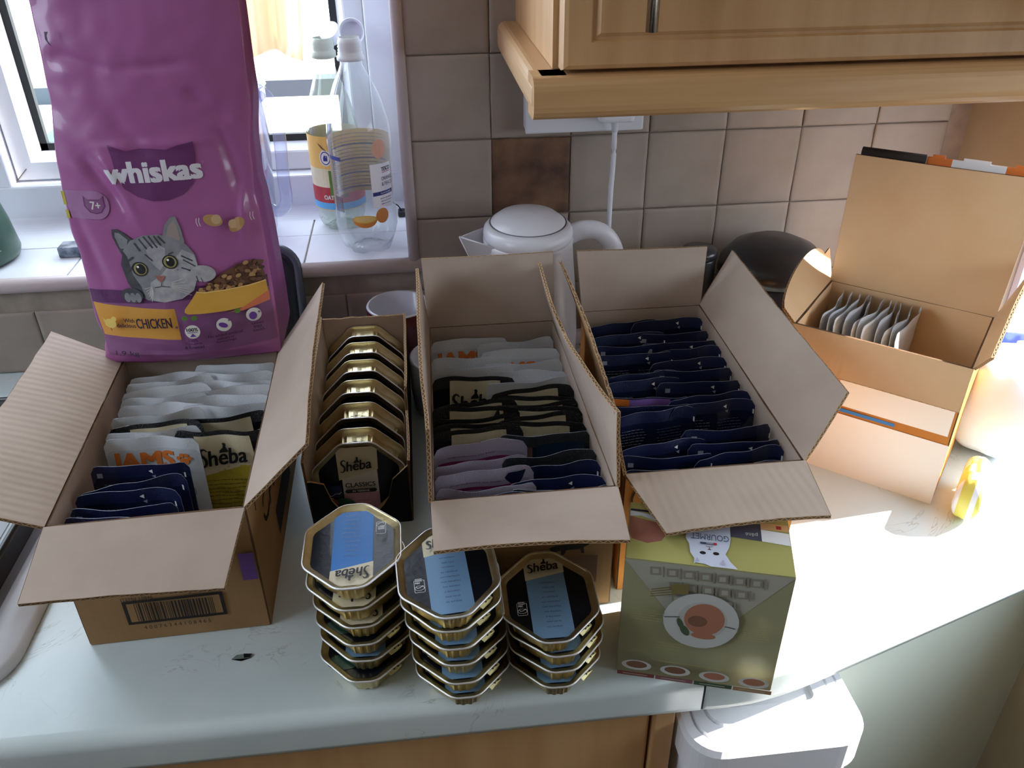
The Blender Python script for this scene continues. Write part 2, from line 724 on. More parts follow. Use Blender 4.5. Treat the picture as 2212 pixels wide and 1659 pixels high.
# --- back wall, tiled to the right of the window and below the sill
bm = bmesh.new()
box(bm, WX, 0.63, 0.603, 0.86, -0.9, 1.5)
box(bm, -1.6, WX, 0.603, 0.86, -0.9, 0.1175)
box(bm, -1.6, WX, 0.603, 0.86, 1.16, 1.5)
box(bm, -1.6, -1.26, 0.603, 0.86, 0.1175, 1.16)
wall_back = struct('wall_back', bm, GROUT)
tile_meshes = []


def stone_tile_mesh(seed, w_, h_, m_, crack=False):
    bm = bmesh.new()
    U_ = [0, .018, .06, .2, .35, .5, .65, .8, .94, .982, 1]
    n = len(U_) - 1
    r = random.Random(seed)
    g = 0.0006
    jx = [r.uniform(-.0006, .0006) for _ in range(4)]
    vs = []
    for i in range(n + 1):
        for j in range(n + 1):
            u, v = U_[i], U_[j]
            x = g + (w_ - 2 * g) * u + (jx[0] * v if i == 0 else jx[1] * v if i == n else 0)
            z = g + (h_ - 2 * g) * v + (jx[2] * u if j == 0 else jx[3] * u if j == n else 0)
            if i in (0, n):
                x += 0.0007 * noise.noise(Vector((seed, v * 9, 0)))
            if j in (0, n):
                z += 0.0007 * noise.noise(Vector((seed + 5, u * 9, 0)))
            d = min(u, v, 1 - u, 1 - v)
            y = -0.0035 - 0.0007 * noise.noise(Vector((u * 3 + seed * 7, v * 3, 0)))
            if d < 1e-6:
                y += 0.0011
            if crack:
                cl = abs((v - 0.15) - 0.75 * u - 0.06 * math.sin(9 * u))
                if cl < 0.07:
                    y += 0.0022 * (1 - cl / 0.07)
            vs.append(bm.verts.new((x, y, z)))
    for i in range(n):
        for j in range(n):
            a = i * (n + 1) + j
            bm.faces.new((vs[a], vs[a + n + 1], vs[a + n + 2], vs[a + 1]))
    per = [i * (n + 1) for i in range(n + 1)] + [n * (n + 1) + j for j in range(1, n + 1)] + [i * (n + 1) + n for i in range(n - 1, -1, -1)] + [j for j in range(n - 1, 0, -1)]
    back = [bm.verts.new((vs[k].co.x, 0.001, vs[k].co.z)) for k in per]
    for a in range(len(per)):
        b = (a + 1) % len(per)
        bm.faces.new((vs[per[b]], vs[per[a]], back[a], back[b]))
    me = bpy.data.meshes.new('stone_tile')
    bm.to_mesh(me)
    bm.free()
    me.materials.append(m_)
    for p in me.polygons:
        p.use_smooth = len(p.vertices) == 4 and abs(p.normal.y) > 0.6
    return me


TM = [stone_tile_mesh(k, T, T, TILE) for k in range(7)]
TMC = stone_tile_mesh(31, T, T, TILE, crack=True)
TMD = stone_tile_mesh(12, T, T, TILE_DARK)
ZC = 0.1891
zs_cols = [ZC + T * j for j in range(-2, 5)]
for j in range(-2, 9):
    z = ZC + T * j
    for k in range(-12, 6):
        x = k * T
        if x + T > 0.635:
            continue
        if k < -1 and z + T > 0.13:
            continue
        if z > 0.92:
            continue
        me = TM[(k * 5 + j * 3) % 7]
        if k == 0 and j == 0:
            me = TMD
        if k == 4 and j == 0:
            me = TMC
        o = bpy.data.objects.new('tile', me)
        o.location = (x, 0.603, z)
        if k < -1 and z + T > 0.117 and z < 0.117:
            o.scale = (1, 1, (0.117 - z) / T)
        if z < 0:
            o.location.z = 0.0005
            o.scale = (1, 1, (z + T) / T)
        link(o, wall_back)
        if me is TMD:
            o['label'] = 'dark brown tile above the kettle'

# left, front, right walls, floor and ceiling (mostly out of the frame)
bm = bmesh.new()
box(bm, -1.7, -1.6, 0.20, 0.86, -0.9, 1.5)
box(bm, -1.7, -1.6, -2.2, -0.80, -0.9, 1.5)
box(bm, -1.7, -1.6, -0.80, 0.20, -0.9, 0.45)
box(bm, -1.7, -1.6, -0.80, 0.20, 1.30, 1.5)
struct('wall_left', bm, WALLP)
bm = bmesh.new()
box(bm, -1.68, -1.63, -0.80, -0.75, 0.45, 1.30)
box(bm, -1.68, -1.63, 0.15, 0.20, 0.45, 1.30)
box(bm, -1.68, -1.63, -0.33, -0.28, 0.45, 1.30)
struct('added_fill_window', bm, WHITE_UPVC)  # unseen window added in the left wall to brighten the worktop
struct('wall_front', bbox(-1.7, 0.72, -2.3, -2.2, -0.9, 1.5), WALLP)
bm = bmesh.new()
box(bm, 0.63, 0.72, 0.475, 0.86, -0.9, 1.5)
box(bm, 0.63, 0.72, -2.2, -0.50, -0.9, 1.5)
box(bm, 0.63, 0.72, -0.50, 0.475, 0.43, 1.5)  # unseen header added to keep the sun off the cartons further left
box(bm, 0.63, 0.72, -0.50, 0.475, -0.9, 0.012)
wall_right = struct('wall_right', bm, mat('right_wall_paint', 'b3a184', 0.75, col2='a8977c', scale=6))
struct('ceiling', bbox(-1.7, 0.72, -2.3, 0.86, 1.5, 1.55), CEIL)
struct('floor', bbox(-1.7, 0.72, -2.3, 0.86, -0.95, -0.9), FLOORM)
# opening in the right wall, out of the frame, shaped to let the sun in: plain white frame
bm = bmesh.new()
box(bm, 0.665, 0.70, -0.50, -0.46, 0.012, 0.425)
box(bm, 0.665, 0.70, 0.465, 0.475, 0.012, 0.43)
box(bm, 0.665, 0.70, -0.46, 0.465, 0.42, 0.43)
box(bm, 0.665, 0.70, -0.46, 0.465, 0.012, 0.03)
struct('window_2', bm, WHITE_UPVC)

# reveal lining on the right of the window
struct('trim_2', bbox(WX - 0.010, WX + 0.001, 0.606, 0.84, 0.13, 1.16), PLASTER)
struct('trim_3', bbox(-1.26, WX, 0.606, 0.84, 1.15, 1.162), PLASTER)
# tile edge bead, vertical
bm = bmesh.new()
tube(bm, [(WX - 0.004, 0.603, 0.128), (WX - 0.004, 0.603, 1.16)], 0.0075, n=14)
struct('trim_1', bm, BEADM, smooth=True)

# --- tiled window sill
sill = thing('windowsill', 'white tiled window sill with a rounded pinkish front edge', 'windowsill', (-0.68, 0.72, 0.118))
obj('sill_bed', bbox(-1.26, WX - 0.010, 0.603, 0.86, 0.119, 0.1325), GROUT, sill)
bm = bmesh.new()
tube(bm, [(-1.26, 0.602, 0.1262), (WX + 0.006, 0.602, 0.1262)], 0.0098, n=16)
obj('sill_bead', bm, BEADM, sill, smooth=True)
bm = bmesh.new()
box(bm, 0.001, 0.149, 0.0, 0.0985, 0, 0.0045, bev=0.001, seg=2)
sm = bpy.data.meshes.new('sill_tile')
bm.to_mesh(sm)
bm.free()
sm.materials.append(WHITE_TILE)
for r_ in range(2):
    for k in range(8):
        x = -1.2516 + 0.15 * k + (-0.0484 + 0.0)
        if x + 0.15 > WX + 0.04:
            continue
        o = bpy.data.objects.new('tile', sm)
        o.location = (x + 0.68, 0.606 + 0.1 * r_ - 0.72, 0.1305 - 0.118)
        sc = min(1.0, (WX - 0.0105 - x) / 0.15)
        o.scale = (sc, 1 if r_ == 0 else 0.62, 1)
        link(o, sill)
bm = bmesh.new()
prof = [(0.766, 0.135)] + [(0.766 + 0.035 * math.sin(a * PI / 2 / 8), 0.135 + 0.014 * (1 - math.cos(a * PI / 2 / 8))) for a in range(9)] + [(0.801, 0.135)]
prism(bm, [(-1.26, y, z) for y, z in prof], (1.1484, 0, 0))
obj('cove_strip', bm, WHITE_UPVC, sill)

# --- uPVC window
win = bpy.data.objects.new('window_1', None)
link(win)
win.location = (-0.68, 0.82, 0.14)
win['kind'] = 'structure'
bm = bmesh.new()
box(bm, -1.26, WX - 0.01, 0.800, 0.86, 0.143, 0.1925, bev=0.003)
box(bm, -1.26, WX - 0.01, 0.800, 0.86, 1.10, 1.155, bev=0.003)
box(bm, -0.1525, WX - 0.010, 0.801, 0.86, 0.19, 1.105, bev=0.003)
box(bm, -0.752, -0.673, 0.801, 0.86, 0.19, 1.105, bev=0.003)
box(bm, -1.26, -1.20, 0.801, 0.86, 0.19, 1.105, bev=0.003)
obj('window_frame', bm, WHITE_UPVC, win)


def sash(x0, x1, z0, z1, nm):
    """a mitred sash with bevelled glazing bead; returns nothing"""
    f = bmesh.new()
    yo, yf, yi = 0.85, 0.824, 0.842
    rings = []
    for ins, y in ((0, yo), (0, yf + .002), (0.002, yf), (0.026, yf), (0.0285, yf + 0.0015), (0.038, yi), (0.038, yo)):
        rings.append([f.verts.new(p) for p in ((x0 + ins, y, z0 + ins), (x1 - ins, y, z0 + ins), (x1 - ins, y, z1 - ins), (x0 + ins, y, z1 - ins))])
    for a, b in zip(rings, rings[1:]):
        for i in range(4):
            j = (i + 1) % 4
            f.faces.new((a[i], a[j], b[j], b[i]))
    s = obj('sash', f, WHITE_UPVC, win)
    g = bmesh.new()
    ins = 0.038
    for (a, b, c, d) in ((x0 + ins, x1 - ins, z0 + ins, z0 + ins + 0.010), (x0 + ins, x1 - ins, z1 - ins - 0.010, z1 - ins),
                         (x0 + ins, x0 + ins + 0.010, z0 + ins, z1 - ins), (x1 - ins - 0.010, x1 - ins, z0 + ins, z1 - ins)):
        box(g, a, b, 0.8425, 0.852, c, d)
    go = obj('gasket', g, GASKET, win)
    g = bmesh.new()
    box(g, x0 + ins, x1 - ins, 0.848, 0.851, z0 + ins, z1 - ins)
    obj('pane', g, PANE, win)


PANE = clear_mat('window_glass', 'ffffff', 0.06, 0.0)
sash(-0.672, -0.1535, 0.1935, 1.099, 'r')
sash(-1.199, -0.753, 0.1935, 1.099, 'l')
bm = bmesh.new()
tube(bm, [(-0.655, 0.8235, 0.211), (-0.6722, 0.8235, 0.1945)], 0.0006, n=6)
obj('mitre_line', bm, mat('grime', '6b6358', 0.9), win)

# --- worktop: straight run and the angled corner piece
R_E = 0.012


def worktop_mesh(outline, z0, z1, fr):
    """slab from an outline (front edge points first, then the back ones), front edge rounded"""
    bm = bmesh.new()
    prof = [(0.0, z0)] + [(0.0, z0 + 0.004)] + [(0.0, z1 - fr)] + [(fr * (1 - math.cos(a * PI / 12)), z1 - fr + fr * math.sin(a * PI / 12)) for a in range(1, 7)]
    pts, back = outline
    P = [Vector((x, y, 0)) for x, y in pts]
    rings = []
    for i, p in enumerate(P):
        a = P[max(i - 1, 0)]
        b = P[min(i + 1, len(P) - 1)]
        t = (b - a).normalized()
        n = Vector((-t.y, t.x, 0))
        rings.append([bm.verts.new((p.x + n.x * d, p.y + n.y * d, z)) for d, z in prof])
    for A, B in zip(rings, rings[1:]):
        for j in range(len(prof) - 1):
            bm.faces.new((A[j], B[j], B[j + 1], A[j + 1])).smooth = True
    tb = [bm.verts.new((x, y, z1)) for x, y in back]
    bb = [bm.verts.new((x, y, z0)) for x, y in back]
    bm.faces.new([r[-1] for r in rings] + tb)
    bm.faces.new(([r[0] for r in rings] + bb)[::-1])
    bm.faces.new((rings[-1][0], bb[0], tb[0]) + tuple(rings[-1][k] for k in range(len(prof) - 1, 0, -1)))
    bm.faces.new((rings[0][-1],) + (tb[-1], bb[-1]) + tuple(rings[0][k] for k in range(0, len(prof) - 1)))
    bmesh.ops.recalc_face_normals(bm, faces=bm.faces)
    return bm


wt = thing('worktop', 'pale blue-grey marbled laminate worktop along the window wall', 'worktop', (-0.5, 0.3, -0.038))
obj('worktop_slab', worktop_mesh(([(-1.6 + 0.1 * i, 0.0) for i in range(17)] + [(0.05, 0.0), (0.1175, 0.0)], [(0.1175, 0.602), (-1.6, 0.602)]), -0.038, 0.0, R_E), WORKTOPM, wt)
wt2 = thing('worktop', 'sunlit angled worktop corner to the right of the dark joint', 'worktop', (0.35, 0.35, -0.038))
curve = smooth_path([(0.1195, 0.0, 0), (0.145, 0.0, 0), (0.175, 0.003, 0), (0.2227, 0.0145, 0), (0.34, 0.052, 0), (0.629, 0.1455, 0)], 6)
obj('worktop_slab', worktop_mesh(([(p.x, p.y) for p in curve], [(0.629, 0.602), (0.1195, 0.602)]), -0.038, 0.0, R_E), WORKTOPM, wt2)
bm = bmesh.new()
box(bm, 0.1175, 0.1196, 0.0006, 0.602, -0.0375, -0.0006)
tag(obj('joint_strip', bm, mat('joint_black', '1a1c1c', 0.5)), 'thin black joint strip between the two worktop pieces', 'joint strip')

# --- base cabinets
cab = thing('base_cabinet', 'beech base cabinet under the straight worktop', 'cabinet', (-0.6, 0.3, -0.9))
obj('carcass', bbox(-1.59, 0.075, 0.045, 0.60, -0.9, -0.039), WOOD, cab)
obj('drawer_front', bbox(-0.47, 0.082, 0.022, 0.045, -0.20, -0.047, bev=0.003), WOOD, cab)
obj('door', bbox(-0.47, 0.082, 0.022, 0.045, -0.86, -0.205, bev=0.003), WOOD, cab)
obj('drawer_front', bbox(-1.03, -0.474, 0.022, 0.045, -0.20, -0.047, bev=0.003), WOOD, cab)
obj('end_panel', bbox(0.084, 0.104, 0.018, 0.60, -0.9, -0.039, bev=0.002), WOOD, cab)
cab2 = thing('corner_cabinet', 'pale grey-green gloss cabinet front below the angled worktop', 'cabinet', (0.4, 0.2, -0.9))
bm = bmesh.new()
d = Vector((0.952, 0.306, 0)).normalized()
nrm = Vector((-d.y, d.x, 0))
a0 = Vector((0.305, 0.0402, 0)) + nrm * 0.055
prism(bm, [a0 + Vector((0, 0, -0.9)), a0 + d * 0.36 + Vector((0, 0, -0.9)), a0 + d * 0.36 + nrm * 0.3 + Vector((0, 0, -0.9)), a0 + nrm * 0.3 + Vector((0, 0, -0.9))], (0, 0, 0.861))
obj('carcass', bm, mat('pale_green_gloss', 'e0eade', 0.3), cab2)

# --- pelmet and wall cupboard
cup = thing('wall_cupboard', 'beech wall cupboard with a panelled door above the cartons', 'cupboard', (0.3, 0.45, 0.425))
obj('carcass', bbox(0.0315, 0.625, 0.322, 0.600, 0.4255, 1.15), WOOD, cup)


def door_mesh(x0, x1, z0, z1, yf, th=0.02):
    bm = bmesh.new()
    rings = []
    for ins, y in ((0, yf + th), (0, yf + 0.005), (0.0015, yf + 0.0015), (0.005, yf), (0.0245, yf), (0.0262, yf + 0.0030), (0.0290, yf + 0.0028), (0.0325, yf + 0.0002), (0.036, yf)):
        rings.append([bm.verts.new(p) for p in ((x0 + ins, y, z0 + ins * 0.92), (x1 - ins, y, z0 + ins * 0.92), (x1 - ins, y, z1 - ins), (x0 + ins, y, z1 - ins))])
    for a, b in zip(rings, rings[1:]):
        for i in range(4):
            j = (i + 1) % 4
            bm.faces.new((a[i], a[j], b[j], b[i]))
    bm.faces.new(rings[-1])
    bm.faces.new(rings[0][::-1])
    bmesh.ops.recalc_face_normals(bm, faces=bm.faces)
    return bm


dr = obj('door', door_mesh(0.0362, 0.62, 0.4275, 1.14, 0.299), WOOD, cup)
bm = bmesh.new()
tube(bm, [(0.1055, 0.2735, 0.4615), (0.1055, 0.2735, 0.60)], 0.0052, n=14)
tube(bm, [(0.1055, 0.2735, 0.503), (0.1055, 0.300, 0.503)], 0.0042, n=10, upref=(1, 0, 0))
tube(bm, [(0.1055, 0.2735, 0.586), (0.1055, 0.300, 0.586)], 0.0042, n=10, upref=(1, 0, 0))
obj('door_handle', bm, STEEL, cup, smooth=True)

pel = thing('pelmet', 'beech pelmet board with rounded edges below the wall cupboard', 'pelmet', (0.3, 0.45, 0.39))


def rail_profile(h, t_):
    r_ = 0.0105
    out = []
    for cx, cz, a0 in ((0 + r_, 0 + r_ * 1.15, 180), (t_ - 0.002, 0.002, 270), (t_ - 0.002, h - 0.002, 0), (0 + r_, h - r_, 90)):
        rr = r_ if cx == r_ else 0.002
        for i in range(5):
            a = math.radians(a0 + 90 * i / 4)
            out.append((cx + rr * math.cos(a), cz + rr * (1.15 if cz < 0.02 and cx == r_ else 1) * math.sin(a)))
    return out


PH = 0.0360
bm = bmesh.new()
pr = rail_profile(PH, 0.040)
prism(bm, [(0.0102, 0.2838 + a, 0.3890 + b) for a, b in pr], (0.6190, 0, 0))
obj('front_rail', bm, WOODH, pel)
bm = bmesh.new()
prism(bm, [(0.0100 + a * 0.8, 0.2965, 0.3890 + b) for a, b in pr], (0, 0.3035, 0))
obj('side_rail', bm, mat('beech_side', 'cda67c', 0.34, col2='bd956a', scale=5, stretch=(9, 0.7, 12)), pel)
obj('rail_bed', bbox(0.024, 0.625, 0.296, 0.60, 0.4190, 0.4249), WOOD, pel)

# ================================================================== SOCKET AND CORD
so = thing('double_socket', 'white double wall socket half hidden behind the pelmet', 'socket', (0.112, 0.59, 0.30))
obj('back_box', bbox(0.0402, 0.184, 0.578, 0.6005, 0.3015, 0.389, bev=0.003), WHITE_UPVC, so)
obj('plate', bbox(0.0395, 0.1847, 0.572, 0.579, 0.3008, 0.3897, bev=0.002), WHITE_UPVC, so)
obj('switch', bbox(0.075, 0.089, 0.5685, 0.573, 0.352, 0.372, bev=0.001), WHITE_UPVC, so)
obj('switch', bbox(0.135, 0.149, 0.5685, 0.573, 0.352, 0.372, bev=0.001), WHITE_UPVC, so)
pg = thing('plug', 'white plug and flex hanging from the wall socket', 'plug', (0.147, 0.56, 0.30))
obj('plug_body', bbox(0.124, 0.168, 0.545, 0.572, 0.316, 0.362, bev=0.006, seg=3), WHITE_UPVC, pg)
bm = bmesh.new()
lathe(bm, [(0.0052, 0.0), (0.0052, -0.006), (0.004, -0.0065), (0.0048, -0.009), (0.0036, -0.0095), (0.0045, -0.012), (0.0035, -0.0125), (0.0040, -0.015)][::-1], (0.146, 0.558, 0.319), n=14, cap=True)
obj('strain_relief', bm, WHITE_UPVC, pg, smooth=True)
bm = bmesh.new()
tube(bm, [(0.146, 0.558, 0.306), (0.1463, 0.558, 0.27), (0.145, 0.557, 0.23), (0.144, 0.556, 0.16), (0.14, 0.555, 0.08), (0.12, 0.55, 0.02), (0.09, 0.54, 0.006)], 0.0032, n=10, k=6)
obj('flex', bm, WHITE_UPVC, pg, smooth=True)

# ================================================================== KETTLE
KX, KY = 0.035, 0.514
ke = thing('kettle', 'white plastic kettle with a pointed spout and a curved handle', 'kettle', (KX, KY, 0.0))
bm = bmesh.new()
lathe(bm, [(0.062, 0.0), (0.066, 0.003), (0.066, 0.014), (0.060, 0.018)], (KX, KY, 0), n=48, cap=True, sy=1.12)
obj('base', bm, KETTLE, ke, smooth=True)
bm = bmesh.new()
lathe(bm, [(0.058, 0.0185), (0.062, 0.03), (0.0625, 0.07), (0.060, 0.12), (0.056, 0.165), (0.0545, 0.186), (0.0550, 0.192), (0.0530, 0.1945), (0.050, 0.193)], (KX, KY, 0), n=56, cap=True, sy=1.12)
# spout: an open trough on the left
tip = Vector((KX - 0.0845, KY - 0.006, 0.1990))
sp = []
for (dx, dy, z) in ((-0.045, 0.034, 0.197), (-0.040, -0.038, 0.194)):
    sp.append(Vector((KX + dx, KY + dy, z)))
low = Vector((KX - 0.052, KY - 0.002, 0.120))


def tri_wall(a, b, c, off):
    n_ = (b - a).cross(c - a).normalized() * off
    v1 = [bm.verts.new(x) for x in (a, b, c)]
    v2 = [bm.verts.new(x + n_) for x in (a, b, c)]
    bm.faces.new(v1)
    bm.faces.new(v2[::-1])
    for i in range(3):
        j = (i + 1) % 3
        bm.faces.new((v1[i], v2[i], v2[j], v1[j]))


tri_wall(sp[0], tip, low, 0.0022)
tri_wall(tip, sp[1], low, 0.0022)
bmesh.ops.recalc_face_normals(bm, faces=bm.faces)
kb = obj('body', bm, KETTLE, ke, smooth=True)
for p in kb.data.polygons:
    p.use_smooth = len(p.vertices) == 4 and p.area < 0.0008
bm = bmesh.new()
lathe(bm, [(0.0535, 0.192), (0.0545, 0.198), (0.0535, 0.2050), (0.0467, 0.2125), (0.0460, 0.2115), (0.0450, 0.2130), (0.036, 0.2200), (0.018, 0.2245), (0.0005, 0.2260)], (KX, KY, 0), n=56, mi=[0, 0, 0, 1, 1, 0, 0, 0], cap=True, sy=1.12)
obj('lid', bm, [KETTLE, KETTLE_SEAM], ke, smooth=True)
bm = bmesh.new()
tube(bm, [(KX + 0.046, KY, 0.190), (KX + 0.066, KY - 0.002, 0.1985), (KX + 0.088, KY - 0.004, 0.196), (KX + 0.104, KY - 0.006, 0.178), (KX + 0.111, KY - 0.008, 0.145), (KX + 0.108, KY - 0.008, 0.10), (KX + 0.092, KY - 0.006, 0.062), (KX + 0.058, KY - 0.002, 0.05)],
     lambda s: 0.0125 - 0.002 * s, n=16, k=6, flat=0.72, upref=(0, 1, 0))
obj('handle', bm, KETTLE, ke, smooth=True)
bm = bmesh.new()
tube(bm, [(KX + 0.076, KY - 0.003, 0.2062), (KX + 0.090, KY - 0.004, 0.2028), (KX + 0.101, KY - 0.005, 0.1925)], 0.0022, n=8, k=4)
obj('switch', bm, mat('clear_switch', 'f2f2f5', 0.15), ke, smooth=True)


# ================================================================== MUGS AND DARK SHAPES BEHIND THE CARTONS
def mug(name, label, c, r, h, m_out, m_in, ang):
    t_ = thing(name, label, 'mug', c)
    bm = bmesh.new()
    lathe(bm, [(r * 0.8, 0.0), (r * 0.93, 0.006), (r, 0.03), (r, h - 0.002), (r - 0.0015, h), (r - 0.0035, h - 0.001), (r - 0.004, 0.02), (r * 0.6, 0.006), (0.0005, 0.005)],
          c, n=40, mi=[0, 0, 0, 1, 1, 1, 1, 1], cap=True)
    obj('mug_body', bm, [m_out, m_in], t_, smooth=True)
    bm = bmesh.new()
    dx, dy = math.cos(ang), math.sin(ang)
    pts = [(c[0] + dx * (r - 0.002 + a), c[1] + dy * (r - 0.002 + a), c[2] + z) for a, z in ((0, h * 0.8), (0.018, h * 0.82), (0.028, h * 0.6), (0.025, h * 0.35), (0, h * 0.2))]
    tube(bm, pts, 0.0042, n=10, k=5)
    obj('handle', bm, m_out, t_, smooth=True)
    return t_


mug('mug', 'maroon mug with a white inside behind the tray carton', (-0.130, 0.5535, 0), 0.0415, 0.094,
    mat('maroon_glaze', '5c1f24', 0.2), mat('white_glaze', 'c9cbd2', 0.2), math.radians(205))
mug('mug', 'white mug with a thin rim between the tray carton and the middle carton', (-0.0765, 0.445, 0), 0.042, 0.075,
    mat('white_glaze_outer', 'd4d6dc', 0.15), MATS['white_glaze'], math.radians(250))

bt = thing('baking_tray', 'dark grey tray with rounded corners leaning behind the purple bag', 'baking tray', (-0.36, 0.54, 0.0))
bm = bmesh.new()
lean = lambda x, z, y: Vector((x, 0.535 + 0.22 * z + y, z + 0.0005))
o1 = rrect(0.225, 0.172, 0.028, 8, -0.3635, 0.087)
o2 = rrect(0.207, 0.154, 0.022, 8, -0.3635, 0.087)
o3 = rrect(0.193, 0.140, 0.018, 8, -0.3635, 0.087)
rg = [[bm.verts.new(lean(x, z, y)) for x, z in oo] for oo, y in ((o1, 0.003), (o1, -0.002), (o2, -0.003), (o3, 0.012))]
for a, b in zip(rg, rg[1:]):
    for i in range(len(o1)):
        j = (i + 1) % len(o1)
        bm.faces.new((a[i], a[j], b[j], b[i]))
bm.faces.new(rg[-1])
obj('pan', bm, mat('pan_black', '17191c', 0.45), bt)
bm = bmesh.new()
tube(bm, [lean(x, z, -0.001) for x, z in rrect(0.222, 0.169, 0.027, 8, -0.3635, 0.087)], 0.0052, n=10, closed=True, upref=(0, 1, 0))
obj('rim', bm, mat('grey_sheen_metal', '5c646e', 0.38, metal=0.6), bt, smooth=True)

dm = thing('slow_cooker', 'dark domed appliance in the shade behind the right carton', 'appliance', (0.352, 0.515, 0.0))
bm = bmesh.new()
lathe(bm, [(0.060, 0), (0.066, 0.01), (0.070, 0.10), (0.068, 0.13)], (0.352, 0.515, 0), n=40, cap=True)
obj('body', bm, DARKPL, dm, smooth=True)
bm = bmesh.new()
lathe(bm, [(0.069, 0.131), (0.066, 0.145), (0.052, 0.162), (0.030, 0.172), (0.0005, 0.175)], (0.352, 0.515, 0), n=40, cap=True)
obj('lid', bm, mat('dark_lid', '2c2f33', 0.3), dm, smooth=True)
dm = thing('canister', 'low dark canister between the right carton and the tiled wall', 'canister', (0.262, 0.5, 0.0))
bm = bmesh.new()
lathe(bm, [(0.020, 0), (0.022, 0.01), (0.022, 0.150), (0.020, 0.153)], (0.255, 0.52, 0), n=32, cap=True)
obj('body', bm, DARKPL, dm, smooth=True)
bm = bmesh.new()
lathe(bm, [(0.0235, 0.1532), (0.0235, 0.160), (0.020, 0.164), (0.0005, 0.166)], (0.255, 0.52, 0), n=32, cap=True)
obj('lid', bm, MATS['dark_lid'], dm, smooth=True)
#@@PART2
# ================================================================== OPEN CARTONS
Z0 = 0.1355


def carton(name, label, FLc, FRc, BRc, BLc, h, m_in, m_out, floor=0.0006, skip=(), out_front=None):
    """corner points (x, y); walls and base of an open carton; inner faces towards the middle"""
    cx = (FLc[0] + BRc[0]) / 2
    cy = (FLc[1] + BRc[1]) / 2
    t_ = thing(name, label, 'carton', (cx, cy, 0))
    pts = [FLc, FRc, BRc, BLc]
    ins = []
    for p in pts:
        v = Vector((cx - p[0], cy - p[1]))
        v.normalize()
        ins.append((p[0] + v.x * 0.0021, p[1] + v.y * 0.0021))
    for i, nm in enumerate(('front', 'right', 'back', 'left')):
        if nm in skip:
            continue
        a, b = ins[i], ins[(i + 1) % 4]
        a3, b3 = Vector((a[0], a[1], floor)), Vector((b[0], b[1], floor))
        up_ = Vector((0, 0, h - floor))
        # inner side must face the centre: (B-A)x(up) for counter-clockwise order points outwards, so swap
        board('wall', b3, a3, a3 + up_, b3 + up_, t_, m_in, out_front if (nm == 'front' and out_front) else m_out, t=0.0026, edges='', seed=i + len(name), nu=10, nv=6)
    bm = bmesh.new()
    prism(bm, [(p[0], p[1], floor) for p in ins], (0, 0, 0.0024))
    obj('base', bm, m_in, t_)
    return t_


V3 = lambda *a: Vector(a)
# ---- left carton
b1 = carton('carton', 'left open brown carton with barcode, holding the white and navy pouches', (-.4043, .0992), (-.2497, .1044), (-.2535, .372), (-.4165, .372), Z0, KRAFT_IN, KRAFT_OUT)
board('flap', (-.4043, .0992, Z0), (-.4165, .372, Z0), (-.4845, .379, .168), (-.474, .094, .171), b1, KRAFT_RIB, KRAFT_OUT, edges='olr', jag=0.02, warp=-0.004, seed=3)
board('flap', (-.2530, .372, Z0), (-.2497, .1044, Z0), (-.1935, .1160, .1865), (-.2005, .398, .199), b1, KRAFT_IN, KRAFT_OUT, edges='olr', jag=0.02, warp=0.003, seed=4)
board('flap', (-.2497, .1040, Z0), (-.4043, .0990, Z0), (-.3990, .0245, .1265), (-.2560, .0290, .1205), b1, KRAFT_IN, KRAFT_OUT, edges='olr', jag=0.015, warp=0.002, seed=5)
board('flap', (-.4150, .373, Z0 + .001), (-.2545, .373, Z0 + .001), (-.256, .449, Z0 + .002), (-.413, .449, Z0 + .002), b1, KRAFT_IN, KRAFT_OUT, edges='olr', seed=6)
# print on its front
U1 = V3(-.2497 + .4043, .1044 - .0992, 0)
F1 = plane_map((-.4043, .0990, 0), U1, (0, 0, 1))
a = Art()
a.rect(.0375, .1205, .0205, .0480, INK)
a.rect(.0405, .1175, .0235, .0450, KRAFT_OUT)
r = random.Random(3)
x = .0465
while x < .1115:
    wd = r.choice([.0006, .0006, .0011, .0016])
    a.rect(x, x + wd, .0238, .0447, INK)
    x += wd + r.choice([.0006, .0009, .0013])
a.text('ITEM# 10846', .0385, .0500, .0040, INK, width=.026)
a.text('3 (8X85G)', .0935, .0500, .0040, INK, width=.024)
a.text('4 0 0 7 6 3 4 4 1 0 8 4 6 5', .0500, .0155, .0042, INK, width=.056)
a.rect(.1410, .1535, .0600, .0900, PURPLE)
a.build('print', b1, F1)
FR1 = plane_map((-.2496, .1044, 0), (-.2535 + .2497, .372 - .1044, 0), (0, 0, 1))
a = Art()
a.line([(.014, .118), (.016, .108), (.022, .102), (.030, .108), (.032, .118)], .0022, INK)
a.text('CATS', .05, .07, .03, INK, width=.12, bold=.01)
a.rect(.10, .2, .02, .05, INK)
a.build('print', b1, FR1)

